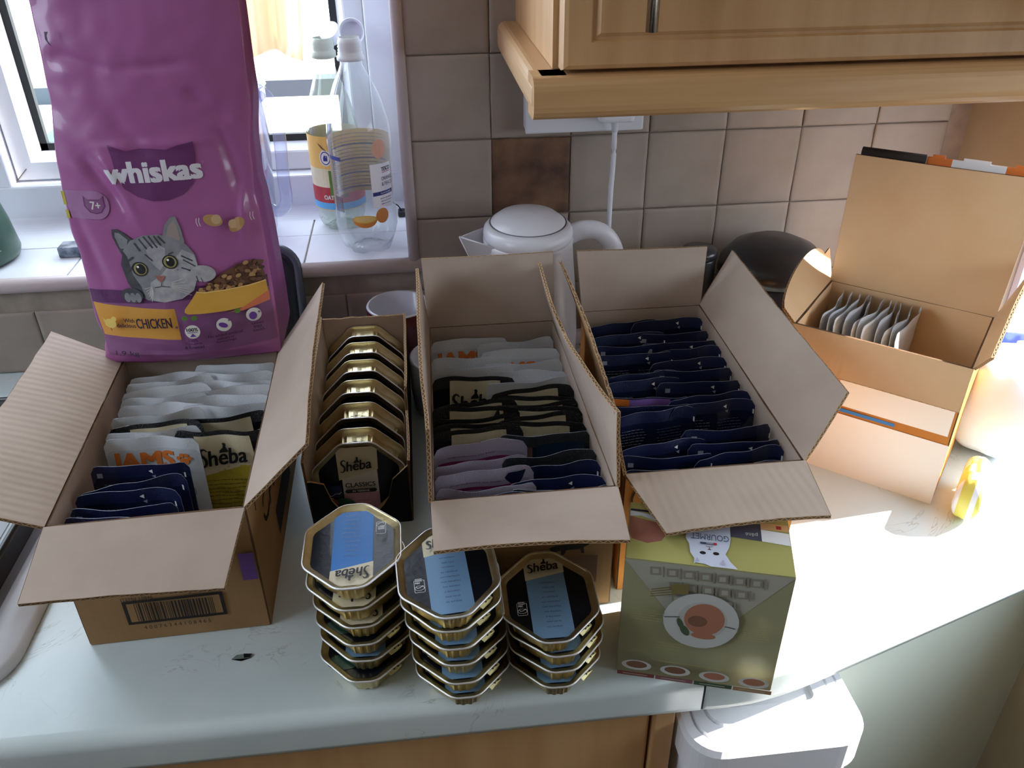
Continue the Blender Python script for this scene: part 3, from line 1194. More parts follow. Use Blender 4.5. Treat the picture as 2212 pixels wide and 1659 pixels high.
# ---- carton of trays
t2 = thing('tray_carton', 'narrow black printed carton filled with gold trays on edge', 'carton', (-.17, .38, 0))
X0, X1, Y0, Y1, H2 = -.2220, -.1220, .232, .5045, .1050
board('wall', (X0 + .001, Y0, 0.0006), (X0 + .001, Y1, 0.0006), (X0 - .002, Y1, H2), (X0 - .002, Y0, H2 - .022), t2, KRAFT_IN, CARTON_BLACK, t=.0024, edges='o', seed=8, nu=14)
bd = board('wall', (X1, Y1, 0.0006), (X1, Y0, 0.0006), (X1 + .001, Y0, H2), (X1 + .001, Y1, H2), t2, KRAFT_IN, CARTON_BLACK, t=.0024, edges='o', jag=0.02, seed=9, nu=40,
           cut=lambda u: 1.0 if u < .66 else max(.80, 1.0 - (u - .66) * 7) - (u - .66) * .2)
board('wall', (X1, Y1, 0.0006), (X0, Y1, 0.0006), (X0, Y1 - .004, H2), (X1, Y1 - .004, H2), t2, CARTON_BLACK, KRAFT_IN, t=.0024, edges='o', jag=0.02, seed=10, nu=14)
obj('base', bbox(X0 + .002, X1 - .002, Y0 + .002, Y1 - .002, 0.0006, 0.0028), KRAFT_IN, t2)
bm = bmesh.new()
W2 = X1 - X0
out = [(0, .0006), (W2, .0006), (W2, .072), (W2 - .006, .066), (W2 - .014, .058)]
for i in range(13):
    s = i / 12
    out.append((W2 - .016 - (W2 - .032) * s, .056 - .046 * math.sin(PI * s) ** .55))
out += [(.010, .058), (.004, .060), (0, .060)]
prism(bm, [(X0 + p, Y0 + .001, z) for p, z in out], (0, -.0024, 0), mi=0, mi_side=1)
obj('cut_out_front', bm, [CARTON_BLACK, KRAFT_ZIG], t2)

# ---- middle carton
b3 = carton('carton', 'middle open brown carton with torn flaps and mixed pouches', (-.0996, .093), (.0565, .0937), (.0505, .402), (-.0925, .402), Z0, KRAFT_IN, KRAFT_OUT)
board('flap', (-.0925, .402, Z0), (.0505, .402, Z0), (.0500, .4150, .213), (-.0955, .4100, .215), b3, KRAFT_IN, KRAFT_OUT, edges='olr', warp=0.001, seed=11)
board('flap', (-.0996, .093, Z0), (-.0925, .402, Z0), (-.1005, .392, .212), (-.0975, .088, .211), b3, KRAFT_IN, KRAFT_OUT, edges='olr', jag=0.07, warp=-0.002, seed=12, nu=44, cut=lambda u: 1 - .06 * math.exp(-((u - .18) / .05) ** 2))
board('flap', (.0505, .402, Z0), (.0565, .0937, Z0), (.0525, .0915, .213), (.0300, .385, .214), b3, KRAFT_IN, KRAFT_OUT, edges='olr', jag=0.05, warp=0.010, seed=13, nu=44, cut=lambda u: 1 - .20 * math.exp(-((u - .42) / .07) ** 2) - .05 * math.sin(u * 9) ** 2)
board('flap', (.0565, .0934, Z0), (-.0996, .0927, Z0), (-.0988, .0165, .1500), (.0480, .0163, .1462), b3, KRAFT_IN, KRAFT_OUT, edges='olr', jag=0.015, warp=0.003, seed=14)
F3 = plane_map((-.0996, .0926, 0), (1, 0.004, 0), (0, 0, 1))
a = Art()
a.text('Y', .088, .062, .010, INK)
a.rect(.108, .142, .030, .062, mat('ink_brown', '6b4a33', .8))
CATP = [(.100, .066), (.101, .070), (.099, .075), (.104, .077), (.112, .0775), (.122, .0772), (.128, .080), (.130, .0845), (.132, .081), (.135, .082), (.136, .078), (.133, .075), (.129, .073), (.130, .066), (.1275, .066), (.126, .071), (.114, .071), (.112, .066), (.1095, .066), (.109, .071), (.104, .070), (.1025, .066)]
a.poly([(p[0], p[1]) for p in CATP], INK)
a.build('print', b3, F3)

# ---- right carton
b4 = carton('carton', 'right open brown carton packed with navy glossy pouches', (.066, .109), (.2255, .109), (.2274, .4190), (.0859, .4190), Z0, KRAFT_IN, KRAFT_ORANGE)
board('flap', (.0859, .419, Z0), (.2274, .419, Z0), (.2275, .4190, .209), (.0780, .4200, .211), b4, KRAFT_IN, KRAFT_OUT, edges='olr', jag=0.01, warp=0.0005, seed=15)
board('flap', (.066, .109, Z0), (.0859, .419, Z0), (.0565, .408, .207), (.0500, .097, .211), b4, KRAFT_IN, KRAFT_OUT, edges='olr', jag=0.10, warp=0.004, seed=16, nu=50)
board('flap', (.2274, .419, Z0), (.2255, .109, Z0), (.2735, .1470, .1800), (.2660, .4350, .195), b4, KRAFT_IN, KRAFT_OUT, edges='olr', jag=0.02, warp=0.003, seed=17)
board('flap', (.2255, .1087, Z0), (.066, .1087, Z0), (.0815, .0320, .1345), (.2132, .0317, .1390), b4, KRAFT_RIB, KRAFT_OUT, edges='olr', jag=0.02, warp=0.003, seed=18)
F4 = plane_map((.066, .1086, 0), (1, 0, 0), (0, 0, 1))
a = Art()
a.ell(.026, .108, .019, .019, INK, a0=0, a1=360)
a.ell(.026, .108, .0175, .0175, KRAFT_ORANGE)
a.ell(.026, .108, .010, .010, INK)
a.ell(.026, .108, .0088, .0088, KRAFT_ORANGE)
a.build('print', b4, F4)

# ---- sunlit carton on the far right (turned about 40 degrees)
E5 = Vector((.7583, -.6519, 0))
N5 = Vector((.6519, .7583, 0))
P5 = Vector((.2906, .305, 0))
H5 = .165
W5, D5 = .174, .130
q = [P5, P5 + E5 * W5, P5 + E5 * W5 + N5 * D5, P5 + N5 * D5]
b5 = carton('carton', 'sunlit brown carton on the far right with a tall raised lid', q[0].xy[:], q[1].xy[:], q[2].xy[:], q[3].xy[:], H5, KRAFT_SUN_TINT, KRAFT_ORANGE)
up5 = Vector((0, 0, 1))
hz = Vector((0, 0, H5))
board('lid', q[3] + hz, q[2] + hz, q[2] + hz + up5 * .149 + E5 * .004 + N5 * .004, q[3] + hz + up5 * .146 - E5 * .001 + N5 * .004, b5, KRAFT_SUN_TINT, KRAFT_OUT, edges='lr', warp=0.002, seed=21)
board('flap', q[0] + hz, q[3] + hz, Vector((.4090, .5000, .196)), Vector((.2730, .3230, .190)), b5, KRAFT_SUN_TINT, KRAFT_OUT, edges='olr', warp=0.002, seed=22, cut=lambda u: .55 + .45 * math.sin(PI * min(1, u * 1.15)) ** .7)
board('flap', q[2] + hz, q[1] + hz, q[1] + hz + up5 * .016 + E5 * .012, q[2] + hz + up5 * .070 + E5 * .022, b5, KRAFT_SUN_TINT, KRAFT_OUT, edges='olr', warp=0.002, seed=23)
board('flap', q[1] + hz - N5 * .001, q[0] + hz - N5 * .001, q[0] + hz - N5 * .030 - up5 * .033 + E5 * .02, q[1] + hz - N5 * .030 - up5 * .033, b5, KRAFT_SUN_TINT, KRAFT_OUT, edges='olr', warp=0.001, seed=24)
# printed tuck strip behind the lid's top edge
top0 = q[3] + hz + up5 * .146 + N5 * .007
top1 = q[2] + hz + up5 * .149 + N5 * .007 + E5 * .004
bm = bmesh.new()
tube(bm, [top0 + E5 * .004 + up5 * .003, top0 * .62 + top1 * .38 + up5 * .003], 0.0052, n=12)
obj('tuck_strip', bm, INK, b5, smooth=True)
for a0, a1, m_ in ((.385, .52, ORANGE), (.52, .80, WHITE), (.80, 1.0, ORANGE)):
    bm = bmesh.new()
    s0, s1 = top0 * (1 - a0) + top1 * a0, top0 * (1 - a1) + top1 * a1
    prism(bm, [s0 - up5 * .004, s1 - up5 * .004, s1 + up5 * .006, s0 + up5 * .006], N5 * .003)
    prism(bm, [s0 * .8 + s1 * .2 + up5 * .006, s0 * .3 + s1 * .7 + up5 * .006, s0 * .3 + s1 * .7 + up5 * .009, s0 * .8 + s1 * .2 + up5 * .009], N5 * .002)
    obj('tuck_strip', bm, m_, b5, label={ORANGE: 'orange printed strip', WHITE: 'white printed strip'}[m_])
F5 = plane_map(q[0] - N5 * .0004, E5, up5)
a = Art()
a.rect(.004, .170, .085, .120, WHITE)
a.rect(.0, .034, .105, .128, INK)
a.poly([(.034, .105), (.060, .105), (.056, .125), (.034, .128)], ORANGE)
a.rect(.0, .12, .078, .082, BLUE)
a.rect(.0, .174, .0, .075, WHITE)  # white panel puts the sun's glare on this front into the colour
a.build('print', b5, F5)

# ================================================================== OCTAGONAL TRAYS
def octo(wd, ht, ch, r, n=5):
    base = [(wd / 2 - ch, -ht / 2), (wd / 2, -ht / 2 + ch), (wd / 2, ht / 2 - ch), (wd / 2 - ch, ht / 2), (-wd / 2 + ch, ht / 2), (-wd / 2, ht / 2 - ch), (-wd / 2, -ht / 2 + ch), (-wd / 2 + ch, -ht / 2)]
    out = []
    N = len(base)
    for i in range(N):
        p, a, b = Vector(base[i]), Vector(base[i - 1]), Vector(base[(i + 1) % N])
        d1 = (a - p).normalized()
        d2 = (b - p).normalized()
        s = p + d1 * r
        e = p + d2 * r
        for k in range(n + 1):
            t_ = k / n
            out.append((s * (1 - t_) + p * t_) * (1 - t_) + (p * (1 - t_) + e * t_) * t_)
        # a few points along the straight side
        L = (b - p).length - 2 * r
        for k in range(1, 4):
            out.append(e + d2 * L * k / 4)
    return out


def tray_meshes(wd, ht, dep, art, key):
    """returns [(name, mesh)] in local coordinates: base at z=0, rim at z=dep"""
    ch, r = (.0285 if wd < .09 else .030), .0065
    prof = [(.0108, 0.0, 0), (.0092, .0008, 0), (.0070, dep - .0050, 0), (.0064, dep - .0040, 0), (.0040, dep - .0036, 0), (.0018, dep - .0012, 0), (.0004, dep - .0018, 0), (0.0, dep - .0009, 1), (.0003, dep, 1), (.0010, dep + .0002, 1), (.0016, dep - .0004, 0), (.0022, dep - .0012, 0), (.0046, dep - .0015, 0), (.0060, dep - .0031, 0), (.0068, dep - .0034, 0)]
    bm = bmesh.new()
    rings = []
    for d, z, mi in prof:
        pts = octo(wd - 2 * d, ht - 2 * d, ch - d * .586, max(r - d * .3, .0035))
        ring = []
        M = len(pts)
        for i, p in enumerate(pts):
            q_ = p.copy()
            if .0065 < d < .0095 and 0 < z < dep - .0042:
                # pressed ribs in the side wall
                q_ -= p.normalized() * (.0004 * (1 if (i // 2) % 2 else -1))
            ring.append(bm.verts.new((q_.x, q_.y, z)))
        rings.append(ring)
    M = len(rings[0])
    for k in range(len(rings) - 1):
        for i in range(M):
            j = (i + 1) % M
            f = bm.faces.new((rings[k][i], rings[k][j], rings[k + 1][j], rings[k + 1][i]))
            f.material_index = 1 if (prof[k][2] and prof[k + 1][2]) else 0
            f.smooth = k > 2
    bm.faces.new(rings[0][::-1])
    out = []

    def fin(nm, b, mats):
        me = bpy.data.meshes.new(nm)
        b.to_mesh(me)
        b.free()
        for x_ in mats:
            me.materials.append(x_)
        out.append((nm, me))

    fin('tray_body', bm, [GOLD, SILVER])
    bm = bmesh.new()
    pts = octo(wd - 2 * .0066, ht - 2 * .0066, ch - .0066 * .586, .0045)
    zc = dep - .0032
    c_ = bm.verts.new((0, 0, zc - .0002))
    lastr = [bm.verts.new((p.x * .5, p.y * .5, zc - .0002)) for i, p in enumerate(pts)]
    outr = [bm.verts.new((p.x, p.y, zc)) for p in pts]
    for i in range(len(pts)):
        j = (i + 1) % len(pts)
        bm.faces.new((lastr[i], outr[i], outr[j], lastr[j])).smooth = True
        bm.faces.new((c_, lastr[i], lastr[j])).smooth = True
    fin('lid_film', bm, [FILM])
    # tear tab with punched holes
    bm = bmesh.new()
    tx = wd / 2 - ch * .5
    ty = -ht / 2 + ch * .5
    dd = Vector((1, -1)).normalized()
    pp = Vector((1, 1)).normalized()
    tb = [Vector((tx, ty)) - pp * .008 - dd * .001, Vector((tx, ty)) + pp * .006 - dd * .001, Vector((tx, ty)) + pp * .0055 + dd * .0016, Vector((tx, ty)) + pp * .001 + dd * .0026, Vector((tx, ty)) - pp * .007 + dd * .0018]
    prism(bm, [(p.x, p.y, dep - .0016 - .0006 * k) for k, p in enumerate(tb)], (0, 0, .0003), 0)
    for s in (-.002, .002):
        cc = Vector((tx, ty)) + pp * s + dd * .0008
        b0 = [cc + Vector((math.cos(t_), math.sin(t_))) * .0008 for t_ in [i * PI / 4 for i in range(8)]]
        f = ngon(bm, [(p.x, p.y, dep - .0010) for p in b0], 1)
    fin('pull_tab', bm, [CREAMFOIL, BLACK])
    if art:
        o = art.build('lid_print', None, lambda u, v, L: Vector((u, v, zc + L)), lift=.00035, world=False)
        out.append(('lid_print', o.data))
        bpy.data.objects.remove(o)
    return out


CREAMFOIL = mat('cream_foil', 'cfc290', 0.35, metal=0.5, col2='b5a86f', scale=200)
NUMF = mat('batch_code', '3a362c', .6)


def sheba_logo(a, x, y, s, m_=BLACK, rot=.12):
    """script name with the sitting cat; s = width"""
    c, sn = math.cos(rot), math.sin(rot)
    P = lambda u, v: (x + (u * c - v * sn) * s, y + (u * sn + v * c) * s)
    # big flowing S
    S = [(.205, .40), (.170, .455), (.115, .455), (.075, .40), (.085, .33), (.135, .27), (.150, .19), (.115, .11), (.055, .085), (.0, .115)]
    S3 = smooth_path([(p[0], p[1], 0) for p in S], 4)
    for i in range(len(S3) - 1):
        w_ = .024 + .042 * math.sin(PI * (i + .5) / (len(S3) - 1))
        a.line([P(S3[i].x, S3[i].y), P(S3[i + 1].x, S3[i + 1].y)], w_ * s, m_)
    # italic rest
    ux, uy = P(.185, .095)
    a.text('heba', ux, uy, .34 * s, m_, width=.74 * s, rot=rot, shear=.25, bold=.02)
    # sitting cat
    cat_ = [(.44, .36), (.46, .41), (.50, .44), (.535, .47), (.545, .52), (.535, .565), (.555, .555), (.575, .57), (.600, .545), (.605, .51), (.59, .485), (.60, .43), (.62, .37), (.60, .355)]
    a.poly([P(*p) for p in cat_], m_)


def msc(a, x, y, s, inv=1, m_=WHITE):
    """small eco mark: rounded frame, oval with a fish tick"""
    fr = rrect(.9 * s, 1.55 * s, .12 * s, 4, x, y)
    fr = [(p[0], p[1]) for p in fr]
    a.line(fr + [fr[0]], .035 * s, m_)
    e = [(x + .43 * s * math.cos(t_), y - inv * .38 * s + .32 * s * math.sin(t_)) for t_ in [i * PI / 12 for i in range(25)]]
    a.line(e, .035 * s, m_)
    f = [(x - .30 * s, y - inv * .30 * s), (x - .18 * s, y - inv * .48 * s), (x + .05 * s, y - inv * .42 * s), (x + .30 * s, y - inv * .22 * s), (x + .33 * s, y - inv * .34 * s)]
    a.line([(p[0], p[1]) for p in f], .05 * s, m_)
    a.text('MSC', x - .36 * s, y + .02 * s, .18 * s, m_, width=.42 * s, bold=.02)
    for k in range(3):
        a.rect(x - .36 * s, x + .25 * s, y + (.28 + .13 * k) * s, y + (.33 + .13 * k) * s, m_)


def stack_art(band, logo=True):
    a = Art()
    wd, ht = .078, .100
    k = ht / 2 - .0075
    a.rect(-.0160, .0160, -k, k, band)
    if logo:
        a.poly([(-.0165, .019), (.0165, .0265), (.0168, k + .001), (-.0165, k + .001)], CREAM)
        sheba_logo(a, -.0135, .0235, .028, rot=.10)
        words = ['met kabeljauw', 'with cod', 'mit kabeljau', 'au cabillaud', 'con merluzzo', 'com bacalhau', 'con bacalao', 'z dorszem', 'med torsk', 'sis turskaa']
        for i, wd_ in enumerate(words):
            a.text(wd_, .001, .012 - .0052 * i, .0019, NAVY, align='c', bold=.0)
    msc(a, -.0225, -.015, .0085, 1)
    return a


def low_art():
    a = Art()
    a.text('85g', -.004, -.034, .0030, WHITE)
    a.ell(-.018, -.026, .014, .008, mat('deep_green_print', '24463e', .4))
    return a


TR_TOP = tray_meshes(.078, .100, .0205, stack_art(PALEBLUE), 'a')
TR_BLUE = tray_meshes(.078, .100, .0205, stack_art(BLUE), 'b')
TR_LOW = tray_meshes(.078, .100, .0205, low_art(), 'c')


def classics_art():
    a = Art()
    a.rect(-.018, .018, -.039, .038, OFFWHITE)
    a.rect(-.018, .018, -.039, -.018, PINK)
    a.poly([(-.021, -.001), (.019, .010), (.020, .038), (-.021, .038)], CREAM)
    sheba_logo(a, -.018, .007, .034, rot=.10)
    a.text('CLASSICS', 0, -.0085, .0052, BLACK, width=.030, align='c', bold=.02)
    a.poly([(-.0165, -.0135), (-.0145, -.0112), (.0145, -.0112), (.0165, -.0135), (.0145, -.0158), (-.0145, -.0158)], BLACK)
    a.text('IN TERRINE', 0, -.0147, .0023, WHITE, width=.017, align='c')
    a.text('with salmon', .001, -.0265, .0018, NAVY, align='c')
    a.rect(-.034, -.019, -.020, -.005, NAVY)
    a.line([(-.033, -.0165), (-.030, -.018), (-.026, -.015), (-.022, -.0155), (-.020, -.013)], .0005, WHITE)
    a.ell(-.020, -.030, .013, .009, mat('deep_green_print2', '2c5247', .4))
    a.ell(-.030, -.026, .006, .004, mat('salmon_print', '9b5a3c', .5))
    return a


def code_art():
    return None


TR_CLS = tray_meshes(.094, .090, .0190, classics_art(), 'd')
TR_BACK = tray_meshes(.094, .090, .0190, None, 'e')


def place_tray(meshes, name, label, group, loc, rot):
    t_ = bpy.data.objects.new(name, None)
    t_.location, t_.rotation_euler = loc, rot
    link(t_)
    tag(t_, label, 'food tray', group)
    for nm, me in meshes:
        o = bpy.data.objects.new(nm, me)
        link(o, t_)
    return t_


PIT = .0197
ORD = ['top', 'second from the top', 'third from the top', 'fourth from the top', 'fifth from the top', 'bottom']
stacks = (
    ('left stack', 6, [(-.2028, .0193), (-.2016, .0170), (-.1991, .0174), (-.1994, .0172), (-.1978, .0184), (-.1996, .0145)], PI + .01),
    ('middle stack', 6, [(-.1292, -.0186), (-.1273, -.0136), (-.1256, -.0127), (-.1231, -.0115), (-.1230, -.0121), (-.1214, -.0103)], .07),
    ('right stack', 4, [(-.0500, -.0155), (-.0460, -.0127), (-.0453, -.0109), (-.0454, -.0096)], -.02))
for nm, n, pos, rz in stacks:
    for k, (xl, yn) in enumerate(pos):
        zb = PIT * (n - 1 - k) + .0006
        me = TR_BLUE if (k == 0 and nm == 'left stack') else TR_TOP if k == 0 else TR_LOW if (nm == 'left stack' and k in (3, 5)) else TR_TOP
        rr = rz if k == 0 else (R.uniform(-.05, .05) + (PI if nm == 'left stack' and k in (1, 2) else 0))
        if k == 0:
            lab = {'left stack': 'top gold tray of the left stack, bright blue lid printed upside down',
                   'middle stack': 'top gold tray of the middle stack, partly under a carton flap',
                   'right stack': 'top gold tray of the right stack, beside the olive box'}[nm]
        else:
            lab = 'gold octagonal tray, %s of the %s' % (ORD[k] if k < n - 1 else 'bottom', nm)
        place_tray(me, 'food_tray', lab, 'gold trays in the ' + nm, (xl + .0395, yn + .050, zb), (R.uniform(-.006, .006) if k else 0.0, 0, rr))

rimy = [.2435, .2735, .2890, .3210, .3370, .3680, .3830, .4130, .4270, .4555, .4680, .4975]
for k, y in enumerate(rimy):
    front = k % 2 == 0
    me = TR_CLS if k == 0 else TR_BACK
    words_ = ['first', 'second', 'third', 'fourth', 'fifth', 'sixth', 'seventh', 'eighth', 'ninth', 'tenth', 'eleventh', 'twelfth']
    lab = 'front gold tray in the narrow carton, lid with pink and white label' if k == 0 else 'gold tray on edge in the narrow carton, %s from front' % words_[k]
    tl = R.uniform(-.03, .03) - .04
    # front-facing: lid normal to -y ; the others show their base to the viewer
    dep = .0190
    if front:
        t_ = place_tray(me, 'food_tray', lab, 'gold trays on edge in the narrow carton', (-.172 + R.uniform(-.0006, .0006), y + dep, .0485), (PI / 2 + tl * .6, 0, 0))
    else:
        t_ = place_tray(me, 'food_tray', lab, 'gold trays on edge in the narrow carton', (-.172 + R.uniform(-.0006, .0006), y - dep, .0485), (PI / 2 + tl * .6, 0, PI))

# batch codes printed on the tray walls that face up
for o in [o for o in bpy.data.objects if o.get('group') == 'gold trays on edge in the narrow carton'][1:]:
    a = Art()
    a.text('0627 12', -.009, .0, .0042, NUMF, width=.017)
    a.lines(-.009, .008, -.0045, -.001, 2, NUMF, th=.0006, seed=5)
    s = 1 if abs(o.rotation_euler.z) < 1 else -1
    a.build('batch_code', o, lambda u, v, L: Vector((u * s, .045 - .0088 + L + .0004, .0085 - v * s if s > 0 else .0085 + v * -s)), world=False)

# ================================================================== POUCHES
PW, PH_ = .087, .1225
NAVYM = mat('navy_glossy_film', '151b36', 0.14, col2='1b2242', scale=30, coat=0.9, bump=0.35, bscale=45)
NAVYT = mat('dark_teal_film', '17262f', 0.25, col2='1c3340', scale=30, coat=0.6, bump=0.3, bscale=60)
BLKF = mat('black_glossy_film', '121214', 0.25, coat=0.5, bump=0.25, bscale=60)
WHTF = mat('white_pouch_film', 'cdd0d5', 0.38, col2='bfc3c9', scale=25, bump=0.3, bscale=60)
LILF = mat('lilac_pouch_film', 'a9a3b8', 0.35, col2='9b95ae', scale=25, bump=0.3, bscale=60)
SEALW = mat('crimped_white_seal', 'd8dbe0', 0.42, bump=0.35, bscale=900)
SEALN = mat('crimped_navy_seal', '1d254b', 0.25, coat=0.7, bump=0.5, bscale=900)
SEALB = mat('crimped_black_seal', '161618', 0.3, bump=0.8, bscale=900)
SEALL = mat('crimped_lilac_seal', 'b4aec4', 0.4, bump=0.35, bscale=900)
SEALT = mat('crimped_teal_seal', '2a3338', 0.3, bump=0.8, bscale=900)
EDGEW = mat('pouch_edge', '9aa0b4', 0.4)


def iams_paw(a, x, y, s, m_=ORANGE):
    a.ell(x, y, .30 * s, .24 * s, m_)
    for dx, dy, r_ in ((-.36, .22, .13), (-.14, .42, .14), (.16, .42, .14), (.38, .20, .13)):
        a.ell(x + dx * s, y + dy * s, r_ * s, r_ * 1.1 * s, m_, n=14)


def pouch_art(kind, seed):
    a = Art()
    r = random.Random(seed)
    H = PH_
    if kind == 'iams':
        a.text('IAMS', -.0350, H - .0310, .0158, ORANGE, width=.052, bold=.05)
        iams_paw(a, .0275, H - .0250, .0150)
        a.text('cat', .024, H - .038, .004, GREYTXT)
        a.ell(.026, H - .058, .0075, .0075, GREYTXT)
        a.ell(.026, H - .058, .0062, .0062, WHTF)
        a.lines(-.03, .03, .02, .05, 5, GREYTXT, seed=seed)
    elif kind == 'iams_back':
        a.lines(-.036, .012, H - .030, H - .018, 4, BLACK, th=.0006, seed=seed)
        a.text('IAMS', .016, H - .0215, .0050, ORANGE, width=.019, bold=.04)
        a.lines(-.036, .030, .03, H - .05, 8, GREYTXT, seed=seed + 1)
    elif kind in ('sheba', 'sheba_yellow'):
        body = YELLOW if kind == 'sheba_yellow' else TANP
        a.rect(-.026, .026, .008, H - .030, body)
        a.poly([(-.0265, H - .050), (.0290, H - .038), (.0275, H - .0045), (-.0245, H - .0045)], CREAM)
        sheba_logo(a, -.0235, H - .043, .0495, rot=.10)
        if kind == 'sheba_yellow':
            a.lines(-.024, .025, .030, H - .052, 10, mat('olive_text', '5b5220', .5), th=.0008, seed=seed)
            a.ell(.0, .0185, .0045, .0045, BLACK, n=16)
            a.ell(.0, .0185, .0036, .0036, YELLOW, n=16)
        else:
            a.lines(-.022, .022, .030, H - .055, 6, BLACK, th=.0006, seed=seed)
    elif kind == 'navy':
        a.lines(-.034, -.002, H - .034, H - .017, 6, GREYTXT, th=.0005, seed=seed)
        a.lines(.003, .034, H - .034, H - .017, 6, mat('slate_text', '59607a', .5), th=.0005, seed=seed + 1)
        a.rect(.0395, .0408, H - .012, H - .007, WHITE)
        if seed % 2:
            a.poly([(.010, H - .0035), (.0135, H - .0020), (.0135, H - .006)], WHITE)
            a.poly([(.012, H - .0085), (.0155, H - .0075), (.0150, H - .011)], GREYTXT)
        if seed % 3 == 0:
            a.rect(-.036, -.031, H - .0085, H - .004, GREYTXT)
        a.rect(.026, .036, .01, .05, RED)
    elif kind == 'purple_navy':
        a.rect(-.040, -.018, H - .0085, H - .001, ORANGE)
        a.rect(-.018, .022, H - .0085, H - .001, mat('lilac_print', '8b68b8', .4))
        a.lines(-.034, .03, H - .034, H - .017, 6, GREYTXT, th=.0005, seed=seed)
    elif kind == 'lilac':
        a.rect(-.040, .040, H - .0195, H - .0165, mat('magenta_print', '7d2456', .4))
        a.text('ingredients to help', -.030, H - .0135, .0022, mat('magenta_text', '7a2a5c', .5), width=.045)
        a.lines(-.030, .03, H - .034, H - .024, 4, BLACK, th=.0006, seed=seed)
    elif kind == 'blue':
        a.rect(-.040, .038, .010, H - .012, mat('bright_blue_print', '2d5fae', .3, coat=.5))
        a.rect(-.040, .038, H - .012, H - .0095, mat('magenta_print', '7d2456', .4))
        a.rect(.034, .040, H - .022, H - .012, PALEBLUE)
        a.lines(-.034, .02, H - .034, H - .020, 5, OFFWHITE, th=.0006, seed=seed)
    elif kind == 'teal':
        a.rect(-.034, -.012, H - .030, H - .012, mat('peach_print', '7b5a52', .5))
        a.rect(-.008, .038, .01, H - .010, mat('dark_blue_print', '1b3550', .3, coat=.5))
    elif kind == 'plain_white':
        pass
    elif kind == 'grey':
        a.lines(-.03, .03, H - .034, H - .018, 5, GREYTXT, th=.0006, seed=seed)
    return a


KMAT = {'iams': (WHTF, SEALW), 'iams_back': (WHTF, SEALW), 'plain_white': (WHTF, SEALW), 'sheba': (BLKF, SEALB), 'sheba_yellow': (BLKF, SEALB),
        'navy': (NAVYM, SEALN), 'purple_navy': (NAVYM, SEALN), 'lilac': (LILF, SEALL), 'blue': (NAVYM, SEALL), 'teal': (NAVYT, SEALT), 'grey': (NAVYT, SEALT)}
PCACHE = {}


def pouch_meshes(kind, var):
    key = (kind, var)
    if key in PCACHE:
        return PCACHE[key]
    r = random.Random(hash_str(kind) + var * 17)
    W_, H = PW, PH_
    A1 = r.uniform(.0025, .0052) * r.choice((-1, 1))
    A2 = r.uniform(.0008, .0026) * r.choice((-1, 1))
    ph = r.uniform(0, 6)
    tz = r.uniform(-.003, .003)
    TH = .0036
    nx, nz = 24, 30

    def wave(x, z):
        s = (z / H) ** 3
        return (A1 * math.sin(2 * PI * x / W_ * .75 + ph) + A2 * math.sin(2 * PI * x / W_ * 1.9 + ph * 2)) * s

    def thick(x, z):
        e = max(0, 1 - abs(x / (W_ / 2)) ** 4)
        zz = min(1, max(0, (H - .013 - z) / .055)) ** .9 * min(1, z / .008 + .25)
        return TH * e * zz * (1 + .5 * noise.noise(Vector((x * 55 + var, z * 75, 1))) + .3 * noise.noise(Vector((x * 120 + var, z * 140, 4)))) + .00022

    def ztop(x, z):
        # rounded top corners and a slightly uneven top edge
        d = abs(x) - (W_ / 2 - .007)
        lim = H - (0.007 - math.sqrt(max(0, .007 ** 2 - d * d)) if d > 0 else 0) + (tz * math.sin(x * 40 + ph) * .35)
        return z / H * lim

    def S(x, z, side, L=0.0):
        zz = ztop(x, z)
        return Vector((x, -side * (thick(x, z) + L) + wave(x, z), zz))

    bm = bmesh.new()
    xs = [-W_ / 2 + W_ * i / nx for i in range(nx + 1)]
    zs = [H * (j / nz) for j in range(nz + 1)]
    g = {}
    for side in (1, -1):
        for i, x in enumerate(xs):
            for j, z in enumerate(zs):
                g[side, i, j] = bm.verts.new(S(x, z, side))
    for side in (1, -1):
        for i in range(nx):
            for j in range(nz):
                q_ = (g[side, i, j], g[side, i + 1, j], g[side, i + 1, j + 1], g[side, i, j + 1])
                f = bm.faces.new(q_ if side == 1 else q_[::-1])
                f.smooth = True
                f.material_index = 1 if zs[j] >= H - .0125 else 0
    def strip(*vs_):
        f = bm.faces.new([bm.verts.new(v.co) for v in vs_])
        f.material_index = 2
    for i in range(nx):
        strip(g[1, i, nz], g[1, i + 1, nz], g[-1, i + 1, nz], g[-1, i, nz])
        bm.faces.new((g[-1, i, 0], g[-1, i + 1, 0], g[1, i + 1, 0], g[1, i, 0]))
    for j in range(nz):
        strip(g[-1, 0, j], g[1, 0, j], g[1, 0, j + 1], g[-1, 0, j + 1])
        strip(g[1, nx, j], g[-1, nx, j], g[-1, nx, j + 1], g[1, nx, j + 1])
    me = bpy.data.meshes.new('pouch')
    bm.to_mesh(me)
    bm.free()
    for x_ in KMAT[kind] + (EDGEW if kind not in ('sheba', 'sheba_yellow') else BLKF,):
        me.materials.append(x_)
    art = pouch_art(kind, var)
    pm = None
    if art.items:
        o = art.build('front_print', None, lambda u, v, L: S(u, v, 1, L), grid=.004, world=False, lift=.0005)
        pm = o.data
        bpy.data.objects.remove(o)
    PCACHE[key] = (me, pm)
    return PCACHE[key]


def hash_str(s):
    h = 7
    for c in s:
        h = (h * 31 + ord(c)) % 99991
    return h


